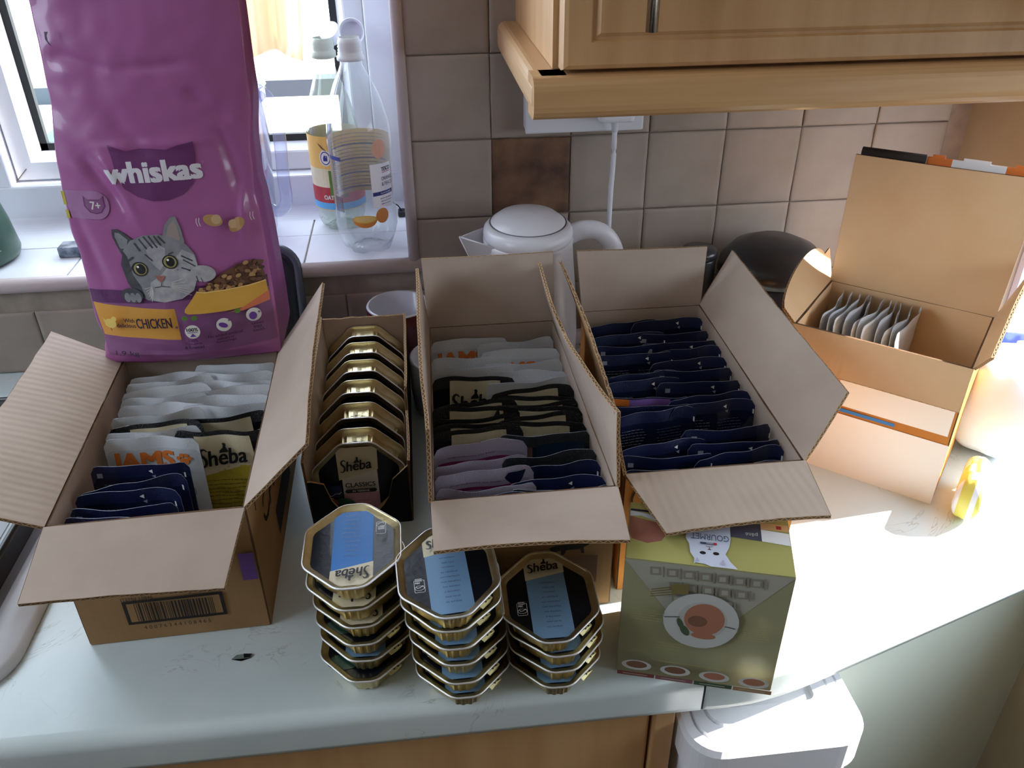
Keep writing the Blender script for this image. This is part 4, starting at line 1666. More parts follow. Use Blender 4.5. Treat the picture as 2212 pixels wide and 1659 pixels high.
KLAB = {'iams': 'white pouch with orange lettering', 'iams_back': 'white pouch showing its small print', 'plain_white': 'plain white pouch',
        'sheba': 'black pouch with cream label', 'sheba_yellow': 'black pouch with yellow and cream label', 'navy': 'navy glossy pouch',
        'purple_navy': 'navy pouch with orange and purple band', 'lilac': 'lilac pouch with magenta stripe', 'blue': 'bright blue pouch',
        'teal': 'dark teal pouch', 'grey': 'dark grey pouch'}
NTH = ['frontmost', 'second from front', 'third from front', 'fourth from front', 'fifth from front', 'sixth from front', 'seventh from front',
       'eighth from front', 'ninth from front', 'tenth from front', 'eleventh from front', 'twelfth from front', 'thirteenth from front',
       'fourteenth from front', 'fifteenth from front', 'sixteenth from front']


def pouch(kind, x, y, zt, side_, where, idx, rz=0.0, tilt=0.0, ax=None):
    var = (idx * 5 + hash_str(where)) % 4
    me, pm = pouch_meshes(kind, var)
    o = bpy.data.objects.new('food_pouch', me)
    # top edge stays at (x, y, zt); the foot goes where the tilt puts it
    o.rotation_euler = (tilt, 0, rz)
    ztop_ = PH_ * math.cos(tilt)
    o.location = (x + PH_ * math.sin(tilt) * -math.sin(rz) * -1 * 0, y + PH_ * math.sin(tilt), max(zt - ztop_, .0035))
    link(o)
    tag(o, '%s, %s, %s' % (KLAB[kind], NTH[idx], where), 'pouch', 'pouches, ' + where)
    if pm:
        c = bpy.data.objects.new('front_print', pm)
        link(c, o)
    return o


def prow(where, x_default, lst, spacing=None):
    for i, it in enumerate(lst):
        kind, x, y = it[:3]
        pouch(kind, x, y, .1265 + R.uniform(-.0035, .0030) - (.004 if kind == 'navy' and 'left carton' in where else 0), 0, where, i, rz=R.uniform(-.035, .035) + (it[3] if len(it) > 3 else 0), tilt=-.10 * min(1, i / 4))


prow('left row, left carton', None, [
    ('navy', -.3580, .1180), ('navy', -.3560, .1310), ('navy', -.3570, .1520, -.06), ('navy', -.3545, .1640, .10), ('navy', -.3575, .1900), ('iams', -.3560, .2270, -.03), ('iams', -.3580, .2420),
    ('sheba', -.3575, .2540), ('iams', -.3590, .2700, .05), ('iams', -.3600, .2900), ('plain_white', -.3610, .3060, .08), ('iams_back', -.3615, .3210, .10), ('iams', -.3620, .3340, .10), ('iams', -.3630, .3500, .12)])
prow('right row, left carton', None, [
    ('sheba_yellow', -.2950, .2355), ('sheba', -.2985, .2620, .07), ('iams_back', -.2980, .2810), ('iams_back', -.2985, .2985), ('iams_back', -.2990, .3135), ('iams_back', -.2995, .3275), ('plain_white', -.3000, .3430), ('plain_white', -.3000, .3580)])
prow('left row, middle carton', None, [
    ('navy', -.0520, .1065), ('blue', -.0515, .1200), ('lilac', -.0520, .1390), ('lilac', -.0525, .1580), ('lilac', -.0515, .1850, .05), ('sheba', -.0530, .2060), ('sheba', -.0530, .2160), ('sheba', -.0525, .2300), ('sheba', -.0525, .2400), ('sheba', -.0520, .2530),
    ('sheba', -.0500, .3000), ('plain_white', -.0490, .3170), ('plain_white', -.0490, .3400), ('iams', -.0480, .3860)])
prow('right row, middle carton', None, [
    ('grey', .0110, .1100), ('navy', .0095, .1240), ('navy', .0090, .1430), ('grey', .0090, .1610), ('teal', .0090, .1930), ('sheba', .0080, .2120), ('sheba', .0080, .2240), ('sheba', .0080, .2360), ('sheba', .0075, .2470), ('sheba', .0075, .2580), ('sheba', .0075, .2690),
    ('iams', .0060, .2890), ('iams', .0055, .3090, -.03), ('iams', .0050, .3280), ('iams', .0045, .3500), ('iams', .0040, .3780)])
prow('left row, right carton', None, [
    ('navy', .1130, .1235), ('navy', .1130, .1440), ('navy', .1150, .1630, .03), ('navy', .1180, .2120), ('navy', .1180, .2270), ('purple_navy', .1200, .2420), ('navy', .1220, .2740), ('navy', .1230, .2880), ('navy', .1270, .3250), ('navy', .1290, .3440), ('navy', .1310, .3700), ('navy', .1330, .4030)])
prow('right row, right carton', None, [
    ('navy', .1800, .1230), ('navy', .1800, .1420, .06), ('navy', .1810, .1570), ('navy', .1800, .1760, .05), ('navy', .1800, .2200), ('navy', .1800, .2330), ('navy', .1800, .2650), ('navy', .1805, .2900), ('navy', .1810, .3080), ('navy', .1815, .3280), ('navy', .1820, .3460), ('navy', .1820, .3720), ('navy', .1825, .3980)])
# white pouches standing crosswise in the sunlit carton
for i in range(11):
    s = .020 + i * .0080
    p = P5 + E5 * s + N5 * (D5 - .050)
    me, pm = pouch_meshes('plain_white', i % 4)
    o = bpy.data.objects.new('food_pouch', me)
    o.location = (p.x, p.y, .040)
    o.rotation_euler = (0, R.uniform(-.03, .03), math.atan2(N5.y, N5.x) + R.uniform(-.04, .04))
    link(o)
    tag(o, 'white pouch standing crosswise in the sunlit carton, %s from the left' % ['first', 'second', 'third', 'fourth', 'fifth', 'sixth', 'seventh', 'eighth', 'ninth', 'tenth', 'eleventh'][i], 'pouch', 'white pouches in the sunlit carton')
# ================================================================== BAG OF DRY FOOD
bag = thing('pet_food_bag', 'tall glossy purple bag printed with a tabby cat and a yellow bowl', 'bag', (-.34, .39, .1385))
ZB, ZT = .1385, .575
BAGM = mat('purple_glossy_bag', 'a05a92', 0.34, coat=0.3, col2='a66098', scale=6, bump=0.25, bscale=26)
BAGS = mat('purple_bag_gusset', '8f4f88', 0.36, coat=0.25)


def interp(tab, z):
    if z <= tab[0][0]:
        return tab[0][1]
    for (z0, v0), (z1, v1) in zip(tab, tab[1:]):
        if z <= z1:
            t_ = (z - z0) / (z1 - z0)
            t_ = t_ * t_ * (3 - 2 * t_)
            return v0 + (v1 - v0) * t_
    return tab[-1][1]


XL = [(.1385, -.4315), (.152, -.4285), (.165, -.4255), (.19, -.4300), (.253, -.4290), (.281, -.4320), (.317, -.4305), (.338, -.4290), (.408, -.4205), (.446, -.4185), (.575, -.4150)]
XR = [(.1385, -.2500), (.155, -.2495), (.18, -.2490), (.243, -.2490), (.29, -.2500), (.31, -.2520), (.34, -.2500), (.402, -.2425), (.48, -.2400), (.575, -.2390)]
CREASE = [((-.405, .352), (-.372, .300), .0045, .007), ((-.385, .352), (-.362, .292), -.003, .006), ((-.372, .392), (-.340, .348), .0025, .008), ((-.275, .372), (-.262, .300), .0035, .006),
          ((-.262, .320), (-.268, .262), -.0030, .004), ((-.41, .440), (-.36, .425), .0020, .006), ((-.36, .426), (-.29, .430), .0018, .005), ((-.425, .30), (-.405, .21), .0028, .007),
          ((-.40, .158), (-.30, .150), .0016, .006), ((-.345, .200), (-.335, .155), .0016, .004), ((-.39, .36), (-.27, .362), -.0012, .004), ((-.30, .41), (-.262, .376), .0022, .006)]


def bag_front(x, z, L=0.0):
    xl, xr = interp(XL, z), interp(XR, z)
    s = min(1, max(0, (x - xl) / (xr - xl)))
    zz = (z - ZB) / (ZT - ZB)
    full = .0235 * (1 - zz) ** .6 * min(1, (z - ZB) / .02 + .35) + .004
    y = .3625 + (z - .137) * .085 - full * (max(0, math.sin(PI * s)) ** .75) * .8
    for (a, b), (c, d), dep, wd in CREASE:
        vx, vz = c - a, d - b
        L2 = vx * vx + vz * vz
        t_ = max(0, min(1, ((x - a) * vx + (z - b) * vz) / L2))
        dd = math.hypot(x - a - t_ * vx, z - b - t_ * vz)
        y += dep * math.exp(-(dd / wd) ** 2) * min(1, 4 * t_ * (1 - t_) + .25)
    y += .0016 * noise.noise(Vector((x * 22, z * 22, 3))) + .0007 * noise.noise(Vector((x * 60, z * 60, 8)))
    return Vector((x, y - L, z))


bm = bmesh.new()
NX, NZ = 130, 220
rows = []
for j in range(NZ + 1):
    z = ZB + (ZT - ZB) * j / NZ
    xl, xr = interp(XL, z), interp(XR, z)
    dep = (.074 * (1 - (z - ZB) / (ZT - ZB)) ** .8 + .012) * min(1, (z - ZB) / .012 + .75)
    fr = [bag_front(xl + (xr - xl) * i / NX, z) for i in range(NX + 1)]
    a, b = fr[0], fr[-1]
    gus = .012 * min(1, (z - ZB) / .06)
    right = [b + Vector((-gus * math.sin(PI * k / 6), dep * k / 6, 0)) for k in range(1, 7)]
    left = [a + Vector((gus * math.sin(PI * k / 6), dep * k / 6, 0)) for k in range(6, 0, -1)]
    backr = [right[-1] + (left[0] - right[-1]) * k / 8 + Vector((0, .010 * math.sin(PI * k / 8), 0)) for k in range(1, 8)]
    rows.append([bm.verts.new(p) for p in fr + right + backr + left])
M = len(rows[0])
for j in range(NZ):
    for i in range(M):
        k = (i + 1) % M
        f = bm.faces.new((rows[j][i], rows[j][k], rows[j + 1][k], rows[j + 1][i]))
        f.smooth = True
        f.material_index = 0 if i < NX else 1
bm.faces.new(rows[0][::-1])
bm.faces.new(rows[-1])
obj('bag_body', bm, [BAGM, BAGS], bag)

DKP = mat('dark_purple_print', '6a3468', .35, coat=.3)
DKP2 = mat('deep_purple_print', '5d2c60', .35, coat=.3)
LILP = mat('lilac_purple_print', '84507f', .4, coat=.2)
LTP = mat('light_purple_print', 'a2719e', .35, coat=.2)
CF1 = mat('cat_fur_light', 'b5b2b4', .5, col2='94929a', scale=120, ramp=(.3, .7))
CF2 = mat('cat_fur_mid', '8a8a90', .5, col2='77777c', scale=120, ramp=(.3, .7))
CF3 = mat('cat_fur_dark', '4b4a4f', .5, col2='3a3a3e', scale=120, ramp=(.3, .7))
EARIN = mat('cat_ear_inner', '9a8a86', .5)
NOSE = mat('cat_nose', '9c6258', .5)
EYE = mat('cat_eye', '9c9160', .3)
BOWLY = mat('bowl_yellow_print', 'd9a648', .4, col2='cf9a3c', scale=20)
KIB = mat('kibble_print', '6e4a35', .5)
KIB2 = mat('kibble_light_print', 'b18a5c', .5)
PEA = mat('pea_print', '5b7f34', .4)
a = Art()
# lower band of the design and yellow flavour band
a.poly([(-.4285, .2065), (-.252, .2130), (-.2510, .1560), (-.4240, .1480)], LILP)
a.poly([(-.4285, .2200), (-.252, .2260), (-.252, .2130), (-.4285, .2065)], DKP2)
a.poly([(-.4275, .2062), (-.3447, .2017), (-.3435, .1688), (-.4235, .1714)], mat('amber_print', 'd59a45', .4))
# cat-head shape behind the brand name
hd = [(-.3760, .3620), (-.3700, .3595), (-.3600, .3560), (-.3480, .3575), (-.3370, .3575), (-.3240, .3560), (-.3120, .3600), (-.2985, .3625), (-.2985, .3500), (-.3005, .3380), (-.3050, .3240), (-.3150, .3150), (-.3300, .3100), (-.3440, .3100), (-.3570, .3140), (-.3680, .3220), (-.3730, .3340), (-.3740, .3480)]
a.poly(hd, DKP)
a.text('whiskas', -.3825, .3270, .0185, mat('brand_white', 'd8d3dc', .4), width=.0865, rot=.02, bold=.045)
a.ell(-.2935, .3430, .0012, .0012, LTP, n=12)
# age badge
a.poly([(-.4300, .3195), (-.4000, .3195), (-.4000, .2925), (-.4265, .2925)], LTP)
a.ell(-.4000, .3060, .0135, .0135, LTP)
bd_ = [(-.4105, .3150), (-.4060, .3115), (-.3950, .3115), (-.3905, .3150), (-.3900, .3050), (-.3945, .2990), (-.4000, .2975), (-.4065, .2990), (-.4110, .3050)]
a.poly(bd_, DKP)
a.poly([(-.4000 + (p[0] + .4000) * .86, .3060 + (p[1] - .3060) * .86) for p in bd_], LILP)
a.text('7+', -.4045, .3020, .0075, OFFWHITE, width=.0095, bold=.02)
a.rect(-.4318, -.4285, .305, .318, YELLOW)
a.rect(-.4318, -.4285, .292, .300, YELLOW)
# tabby cat looking over the band
a.poly([(-.3905, .2760), (-.3895, .2830), (-.3850, .2835), (-.3780, .2790), (-.3700, .2720), (-.3690, .2600), (-.3840, .2560), (-.3880, .2660)], CF3)
a.poly([(-.3880, .2755), (-.3870, .2800), (-.3830, .2795), (-.3760, .2730), (-.3790, .2640), (-.3850, .2640)], CF2)
a.poly([(-.3430, .2730), (-.3380, .2870), (-.3310, .2945), (-.3270, .2940), (-.3240, .2840), (-.3225, .2700), (-.3270, .2600), (-.3400, .2650)], CF2)
a.poly([(-.3390, .2740), (-.3350, .2850), (-.3300, .2905), (-.3270, .2860), (-.3260, .2720), (-.3320, .2680)], EARIN)
a.poly([(-.3850, .2300), (-.3880, .2480), (-.3830, .2620), (-.3740, .2720), (-.3600, .2775), (-.3460, .2780), (-.3320, .2740), (-.3210, .2660), (-.3150, .2560), (-.3140, .2430), (-.3170, .2320), (-.3220, .2200), (-.3350, .2120), (-.3520, .2095), (-.3680, .2120), (-.3800, .2200)], CF2)
a.poly([(-.3520, .2095), (-.3350, .2120), (-.3220, .2200), (-.3170, .2320), (-.3140, .2430), (-.3160, .2560), (-.3260, .2620), (-.3400, .2480), (-.3500, .2380), (-.3620, .2300), (-.3660, .2180), (-.3640, .2120)], CF1)
a.poly([(-.3850, .2300), (-.3880, .2480), (-.3830, .2620), (-.3800, .2560), (-.3780, .2380), (-.3720, .2260), (-.3700, .2140), (-.3800, .2200)], CF3)
a.poly([(-.3600, .2640), (-.3500, .2700), (-.3420, .2640), (-.3440, .2500), (-.3510, .2420), (-.3590, .2520)], CF1)
for pts, wd in (([(-.3650, .2740), (-.3590, .2640)], .0018), ([(-.3600, .2765), (-.3530, .2650)], .0018), ([(-.3550, .2770), (-.3490, .2650)], .0016), ([(-.3500, .2770), (-.3450, .2670)], .0016), ([(-.3460, .2765), (-.3410, .2690)], .0016),
                ([(-.3700, .2700), (-.3660, .2620)], .0020), ([(-.3280, .2560), (-.3180, .2500)], .0014), ([(-.3270, .2520), (-.3160, .2440)], .0013), ([(-.3300, .2440), (-.3200, .2400)], .0012), ([(-.3250, .2420), (-.3170, .2370)], .0012),
                ([(-.3740, .2560), (-.3800, .2520)], .0018), ([(-.3740, .2480), (-.3820, .2420)], .0018), ([(-.3620, .2590), (-.3560, .2520)], .0012), ([(-.3400, .2580), (-.3350, .2600)], .0012)):
    a.line(pts, wd, CF3)
a.ell(-.3700, .2440, .0078, .0072, BLACK)
a.ell(-.3695, .2440, .0064, .0060, EYE)
a.ell(-.3690, .2440, .0048, .0052, BLACK)
a.ell(-.3715, .2462, .0012, .0012, WHITE, n=10)
a.ell(-.3395, .2505, .0074, .0070, BLACK)
a.ell(-.3395, .2505, .0062, .0059, EYE)
a.ell(-.3392, .2505, .0042, .0048, BLACK)
a.ell(-.3412, .2526, .0012, .0012, WHITE, n=10)
a.poly([(-.3570, .2370), (-.3470, .2370), (-.3485, .2335), (-.3515, .2300), (-.3545, .2330)], NOSE)
a.line([(-.3515, .2300), (-.3520, .2265), (-.3590, .2250)], .0008, CF3)
a.line([(-.3520, .2265), (-.3440, .2255)], .0008, CF3)
for k in range(6):
    a.line([(-.3420, .2300 - k * .0012), (-.3300 + .0010 * k, .2330 - k * .0035)], .00035, OFFWHITE)
    a.line([(-.3610, .2260 - k * .0008), (-.3690 + .001 * k, .2240 - k * .0026)], .00035, OFFWHITE)
a.ell(-.3830, .2170, .0110, .0078, CF3)
for k in range(3):
    a.ell(-.3880 + .0055 * k, .2150, .0030, .0050, CF2, n=14)
a.ell(-.3105, .2370, .0120, .0085, CF1, rot=-.15)
a.line([(-.3170, .2350), (-.3160, .2290)], .0010, CF3)
a.line([(-.3130, .2330), (-.3115, .2275)], .0008, CF3)
# kibble over the bowl
a.poly([(-.3170, .2190), (-.3080, .2250), (-.2930, .2350), (-.2780, .2420), (-.2650, .2440), (-.2560, .2400), (-.2525, .2200)], KIB)
rk = random.Random(4)
for k in range(110):
    u = rk.random()
    v = rk.random()
    cx_ = -.3150 + .0600 * u
    top_ = .2210 + .0230 * min(1, u * 1.35)
    a.ell(cx_, .2175 + (top_ - .2175) * v, .0029, .0020, KIB2 if rk.random() < .33 else (KIB if rk.random() < .7 else mat('kibble_dark_print', '4c3226', .5)), rot=rk.uniform(-.8, .8), n=8)
a.poly([(-.3340, .1995), (-.3330, .2030), (-.3260, .2110), (-.3190, .2200), (-.3120, .2185), (-.2900, .2190), (-.2700, .2200), (-.2530, .2225), (-.2525, .2060), (-.2600, .2010), (-.2750, .1985), (-.2950, .1970), (-.3200, .1968), (-.3310, .1975)], BOWLY)
a.line([(-.3190, .2200), (-.3120, .2185), (-.2900, .2190), (-.2700, .2200), (-.2530, .2225)], .0012, mat('bowl_light_print', 'e9c478', .4))
a.poly([(-.2920, .1950), (-.2800, .1975), (-.2600, .2075), (-.2520, .2110), (-.2520, .2010), (-.2640, .1985), (-.2780, .1950)], mat('salmon_orange_print', 'd0714e', .45))
for px_, pz_ in ((-.3350, .1935), (-.3260, .1930), (-.2840, .1955)):
    a.ell(px_, pz_, .0030, .0026, PEA, n=14)
# biscuits above the bowl
for (kx, kz, rot) in ((-.2920, .2895, -.35), (-.2710, .2830, .75)):
    a.ell(kx, kz, .0090, .0055, KIB2, rot=rot)
    a.ell(kx + .0032 * (1 if rot < 0 else -1), kz + .0006, .0045, .0046, mat('biscuit_cream_print', 'c9a983', .5), rot=rot)
for sx in (-.3040, -.3065, -.2575, -.2550):
    a.line([(sx, .2930), (sx - .0008, .2890), (sx + .0002, .2850)], .0006, OFFWHITE)
# wording
DT = mat('dark_wording', '2c1430', .5)
a.ell(-.4110, .1880, .0060, .0050, mat('chick_yellow', 'e4c76a', .5))
a.poly([(-.4180, .1940), (-.4150, .1900), (-.4120, .1850), (-.4165, .1850)], MATS['chick_yellow'])
a.ell(-.4065, .1930, .0026, .0026, MATS['chick_yellow'], n=12)
a.line([(-.4120, .1830), (-.4110, .1800)], .0006, DT)
a.text('With', -.3965, .1895, .0042, DT, width=.0110, bold=.02, rot=.02)
a.text('delicious', -.4045, .1840, .0042, DT, width=.0195, bold=.02, rot=.02)
a.text('CHICKEN', -.3835, .1840, .0105, DT, width=.0355, bold=.018, rot=.03)
for cx_, cz_ in ((-.3295, .1795), (-.2985, .1835), (-.2690, .1895)):
    a.ell(cx_, cz_, .0074, .0070, OFFWHITE)
a.text('100%', -.3295, .1800, .0034, DT, width=.0110, align='c', bold=.02)
a.line([(-.3345, .1790), (-.3245, .1790)], .0006, PURPLE)
a.poly([(-.3325, .1745), (-.3265, .1745), (-.3295, .1780)], PURPLE)
a.ell(-.2992, .1832, .0045, .0026, PURPLE, rot=-.4)
a.text('+', -.2945, .1862, .0030, DT)
a.ell(-.2697, .1885, .0038, .0042, PURPLE)
a.text('+', -.2650, .1900, .0030, DT)
for t1, cx_, cz_, wd in (('100%', -.3300, .1690, .009), ('Complete', -.3300, .1655, .0165), ('& Balanced', -.3300, .1618, .0190), ('No added artificial', -.2985, .1722, .0330), ('colours or', -.2985, .1688, .0165), ('flavourings', -.2985, .1652, .0190), ('Urinary', -.2660, .1785, .0115), ('tract', -.2665, .1750, .0080), ('health', -.2660, .1715, .0105)):
    a.text(t1, cx_, cz_, .0030, DT, width=wd, align='c', bold=.008, rot=.03)
a.text('1.9 kg', -.4115, .1530, .0060, DT, width=.0240, bold=.02, rot=.02)
a.poly([(-.4065, .4590), (-.4030, .4590), (-.4048, .4560), (-.4050, .4520), (-.4025, .4470), (-.4050, .4490), (-.4072, .4530)], DT)
a.build('bag_print', bag, bag_front, grid=.004, lift=.0006, step=.00003)
# small print on the gusset
gx = lambda u, v, L: (lambda p: Vector((p.x + L - .012 * min(1, (v - ZB) / .06) * math.sin(PI * min(1, max(0, u / .074))), p.y + u, v)))(bag_front(interp(XR, v), v))
a = Art()
a.lines(.012, .055, .20, .33, 26, DKP2, th=.0012, jitter=.5, seed=9)
a.build('gusset_print', bag, gx, grid=.006, lift=.0005, step=0)

# ================================================================== OLIVE BOX OF SACHETS
G0 = Vector((.0456, .0187, .0006))
GU = Vector((.1210, -.0362, 0)).normalized()
GN = Vector((-GU.y, GU.x, 0))
GW, GD, GH = .1263, .068, .1268
gb = thing('printed_box', 'olive-gold printed food box at the worktop edge under the right carton flap', 'box', (G0 + GU * GW / 2 + GN * GD / 2)[:2] + (.0006,))
OLV = mat('olive_card', '989676', .42, coat=.15, col2='9e9c7c', scale=8)
OLV2 = mat('olive_gold_card', 'a9a563', .4, coat=.15)
bm = bmesh.new()
prism(bm, [G0, G0 + GU * GW, G0 + GU * GW + GN * GD, G0 + GN * GD], (0, 0, GH))
bmesh.ops.bevel(bm, geom=bm.edges[:], offset=.0006, segments=2, affect='EDGES')
obj('box_body', bm, OLV, gb)
PG = mat('print_pale_grey', 'a9a89c', .45)
PG2 = mat('pattern_grey', '8b8778', .45)
PLT = mat('plate_print', 'c3c6c4', .4)
MEAT = mat('pate_print', 'a9745c', .5)
MEAT2 = mat('pate_dark_print', '7d5a48', .5)
FG = plane_map(G0, GU, (0, 0, 1))
a = Art()
W_, H_ = GW, GH
a.poly([(.0, H_ - .0006), (W_ - .0006, H_ - .0006), (W_ * .71, H_ * .61), (W_ * .29, H_ * .60)], PG)
rk = random.Random(6)
for j in range(3):
    for i in range(9):
        cx_, cz_ = .024 + .0125 * i + (.003 * j), H_ - .009 - .0125 * j
        lim0 = .010 + (H_ - cz_) * .62
        lim1 = W_ - .012 - (H_ - cz_) * .62
        if not (lim0 < cx_ - .004 and cx_ + .004 < lim1):
            continue
        a.rect(cx_ - .0042, cx_ + .0042, cz_ - .0042, cz_ + .0042, PG2, rot=.08)
        a.rect(cx_ - .0024, cx_ + .0024, cz_ - .0024, cz_ + .0024, PG, rot=.08)
        a.rect(cx_ + .0054, cx_ + .0066, cz_ - .0055, cz_ + .0055, PG2, rot=.08)
a.ell(.0625, H_ * .575, .0292, .0300, MATS['print_pale_grey'])
a.ell(.0625, H_ * .575, .0290, .0296, PLT)
a.ell(.0635, H_ * .585, .0190, .0195, mat('plate_inner_print', 'b5b7b4', .4))
a.ell(.0650, H_ * .595, .0155, .0170, MEAT)
a.ell(.0600, H_ * .575, .0075, .0060, MEAT2)
a.ell(.0660, H_ * .455, .0095, .0036, MEAT)
a.ell(.0470, H_ * .540, .0022, .0060, mat('leaf_print', '4c5c45', .5), rot=.35)
a.ell(.0510, H_ * .485, .0030, .0062, MATS['leaf_print'], rot=.5)
for k in range(4):
    a.line([(.022, H_ * (.80 - .018 * k)), (.040, H_ * (.845 - .02 * k)), (.047, H_ * .835)], .0011, mat('fork_gold', '7d7146', .4))
a.poly([(.036, H_ * .865), (.050, H_ * .880), (.050, H_ * .80), (.038, H_ * .78)], MATS['fork_gold'])
a.line([(.034, H_ * .585), (.046, H_ * .600)], .0007, BLACK)
a.line([(.081, H_ * .565), (.089, H_ * .555)], .0007, BLACK)
TXO = mat('pale_olive_text', 'a8a671', .5)
a.lines(.008, .034, H_ * .545, H_ * .635, 5, TXO, th=.0007, seed=1)
a.lines(.092, .118, H_ * .500, H_ * .600, 6, TXO, th=.0007, seed=2)
a.lines(.030, .054, H_ * .335, H_ * .40, 3, TXO, th=.0007, seed=3)
a.lines(.028, .095, H_ * .215, H_ * .245, 1, TXO, th=.0009, seed=4)
for k, (bar, food) in enumerate(((mat('bar_red', '7d4142', .5), MEAT2), (mat('bar_mauve', '85585c', .5), MEAT2), (mat('bar_green', '3f5741', .5), MEAT), (mat('bar_peach', 'a07f5c', .5), MEAT))):
    cx_ = .0165 + .0310 * k
    a.ell(cx_, .0215 - .0006 * k, .0120, .0058, PLT)
    a.ell(cx_, .0222 - .0006 * k, .0085, .0040, food)
    a.rect(cx_ - .0150, cx_ + .0150, .0085, .0130, bar)
    a.rect(cx_ - .0105, cx_ + .0095, .0102, .0110, MATS['print_pale_grey'])
a.build('box_print', gb, FG)
LOR2 = mat('pale_orange_print', 'd9b27c', .5)
FT = plane_map(G0 + Vector((0, 0, GH)), GU, GN)
a = Art()
a.rect(.0006, GW - .0006, .0006, GD - .0006, OLV2)
a.poly([(.001, .050), (.028, .044), (.031, .034), (.027, .024), (.016, .0195), (.004, .023), (.001, .030)], mat('salmon_flesh_print', '9a6252', .5, col2='8a5546', scale=60))
a.poly([(.001, .050), (.010, .0515), (.028, .044), (.030, .052), (.001, .0565)], mat('bowl_white_print', 'c9cfdf', .4))
a.rect(.001, .034, .0565, .0590, NAVY)
a.rect(.001, .034, .0590, .0670, OLV2)
a.poly([(.070, .038), (.106, .036), (.106, .056), (.070, .056)], mat('navy_grey_band', '4b4c5e', .5))
a.poly([(.104, .036), (.1255, .034), (.1255, .048), (.104, .050)], WHITE)
a.rect(.104, .1255, .050, .058, LOR2)
a.rect(.116, .120, .052, .056, RED)
a.text('pâté', .101, .0455, .0050, OFFWHITE, rot=PI)
a.poly([(.0465, .050), (.0800, .050), (.0800, .034), (.0785, .024), (.0755, .016), (.0790, .008), (.0840, .0010), (.0640, .0010), (.0600, .0030), (.0530, .0035), (.0515, .0020), (.0520, .0080), (.0490, .0140), (.0480, .024), (.0455, .030)], mat('white_cat_print', 'ced4e6', .45))
a.ell(.0584, .0150, .0024, .0018, BLACK, n=16)
a.ell(.0684, .0155, .0024, .0018, BLACK, n=16)
a.poly([(.0618, .0188), (.0650, .0188), (.0635, .0208)], MEAT2)
a.line([(.0635, .0208), (.0633, .0222), (.0606, .0230)], .0005, MEAT2)
a.line([(.0633, .0222), (.0662, .0228)], .0005, MEAT2)
a.poly([(.0525, .0040), (.0560, .0050), (.0540, .0090)], mat('ear_lilac_print', 'b6b4cc', .5))
a.poly([(.0710, .0040), (.0755, .0030), (.0735, .0095)], MATS['ear_lilac_print'])
a.text('GOURMET', .0785, .0365, .0068, mat('slate_blue_text', '44506c', .5), width=.0290, rot=PI)
a.rect(.0565, .0680, .0245, .0268, MATS['slate_blue_text'])
a.text('PURINA', .0670, .0264, .0014, WHITE, width=.0060, rot=PI)
a.rect(.0665, .0690, .0243, .0270, RED)
for k in range(3):
    a.ell(.0560 + .007 * k, .0425, .0006, .0006, TXO, n=8)
a.text('85 g', .026, .0645, .0032, CREAM, rot=PI)
a.build('lid_print', gb, FT)

# ================================================================== BIN
bn = thing('pedal_bin', 'white plastic kitchen bin with a ridged lid standing below the worktop corner', 'bin', (.19, .05, -.9))
BINM = mat('white_bin_plastic', 'e9e9ee', .3)
bx, by = (.1075 + .2735) / 2, .030
rings = []
bm = bmesh.new()
for ins, z in ((.004, -.115), (0, -.110), (0, -.078), (.003, -.0725), (.010, -.070), (.0105, -.0735), (.0125, -.0735), (.013, -.0690), (.022, -.0665), (.0225, -.0690), (.0245, -.0690), (.025, -.0655), (.040, -.064), (.0415, -.068), (.046, -.068)):
    rings.append([bm.verts.new((x, y, z)) for x, y in rrect(.166 - 2 * ins, .104 - 2 * ins, max(.032 - ins * .6, .006), 8, bx, by)])
for A_, B_ in zip(rings, rings[1:]):
    for i in range(len(A_)):
        j = (i + 1) % len(A_)
        bm.faces.new((A_[i], A_[j], B_[j], B_[i])).smooth = False
bm.faces.new(rings[-1])
bm.faces.new(rings[0][::-1])
obj('lid', bm, BINM, bn)
bm = bmesh.new()
rings = []
for ins, z in ((.014, -.899), (.012, -.89), (.006, -.14), (.0055, -.116)):
    rings.append([bm.verts.new((x, y, z)) for x, y in rrect(.166 - 2 * ins, .104 - 2 * ins, .026, 8, bx, by)])
for A_, B_ in zip(rings, rings[1:]):
    for i in range(len(A_)):
        j = (i + 1) % len(A_)
        bm.faces.new((A_[i], A_[j], B_[j], B_[i])).smooth = True
bm.faces.new(rings[0][::-1])
bm.faces.new(rings[-1])
obj('bucket', bm, BINM, bn)

# ================================================================== SILL: BOTTLES, JUG, VASE
CLEAR = clear_mat('clear_plastic', 'f1f3f4', .16, .08, milk=.10, milkcol='e8ecf0')
CLEARG = clear_mat('clear_greenish_plastic', 'e6ece4', .18, .1, milk=.14, milkcol='dfe6da')
JUGM = clear_mat('clear_jug_plastic', 'e9eaf6', .30, .05, milk=.10, milkcol='e6e6f4')
CAPM = mat('white_cap', 'e9ecf6', .4)
MILKC = mat('frosted_neck', 'c9cbc8', .4)
SZ = .1352


def cylmap(c, r, a0):
    return lambda u, v, L: Vector((c[0] + (r + L) * math.cos(a0 + u / r), c[1] + (r + L) * math.sin(a0 + u / r), c[2] + v))


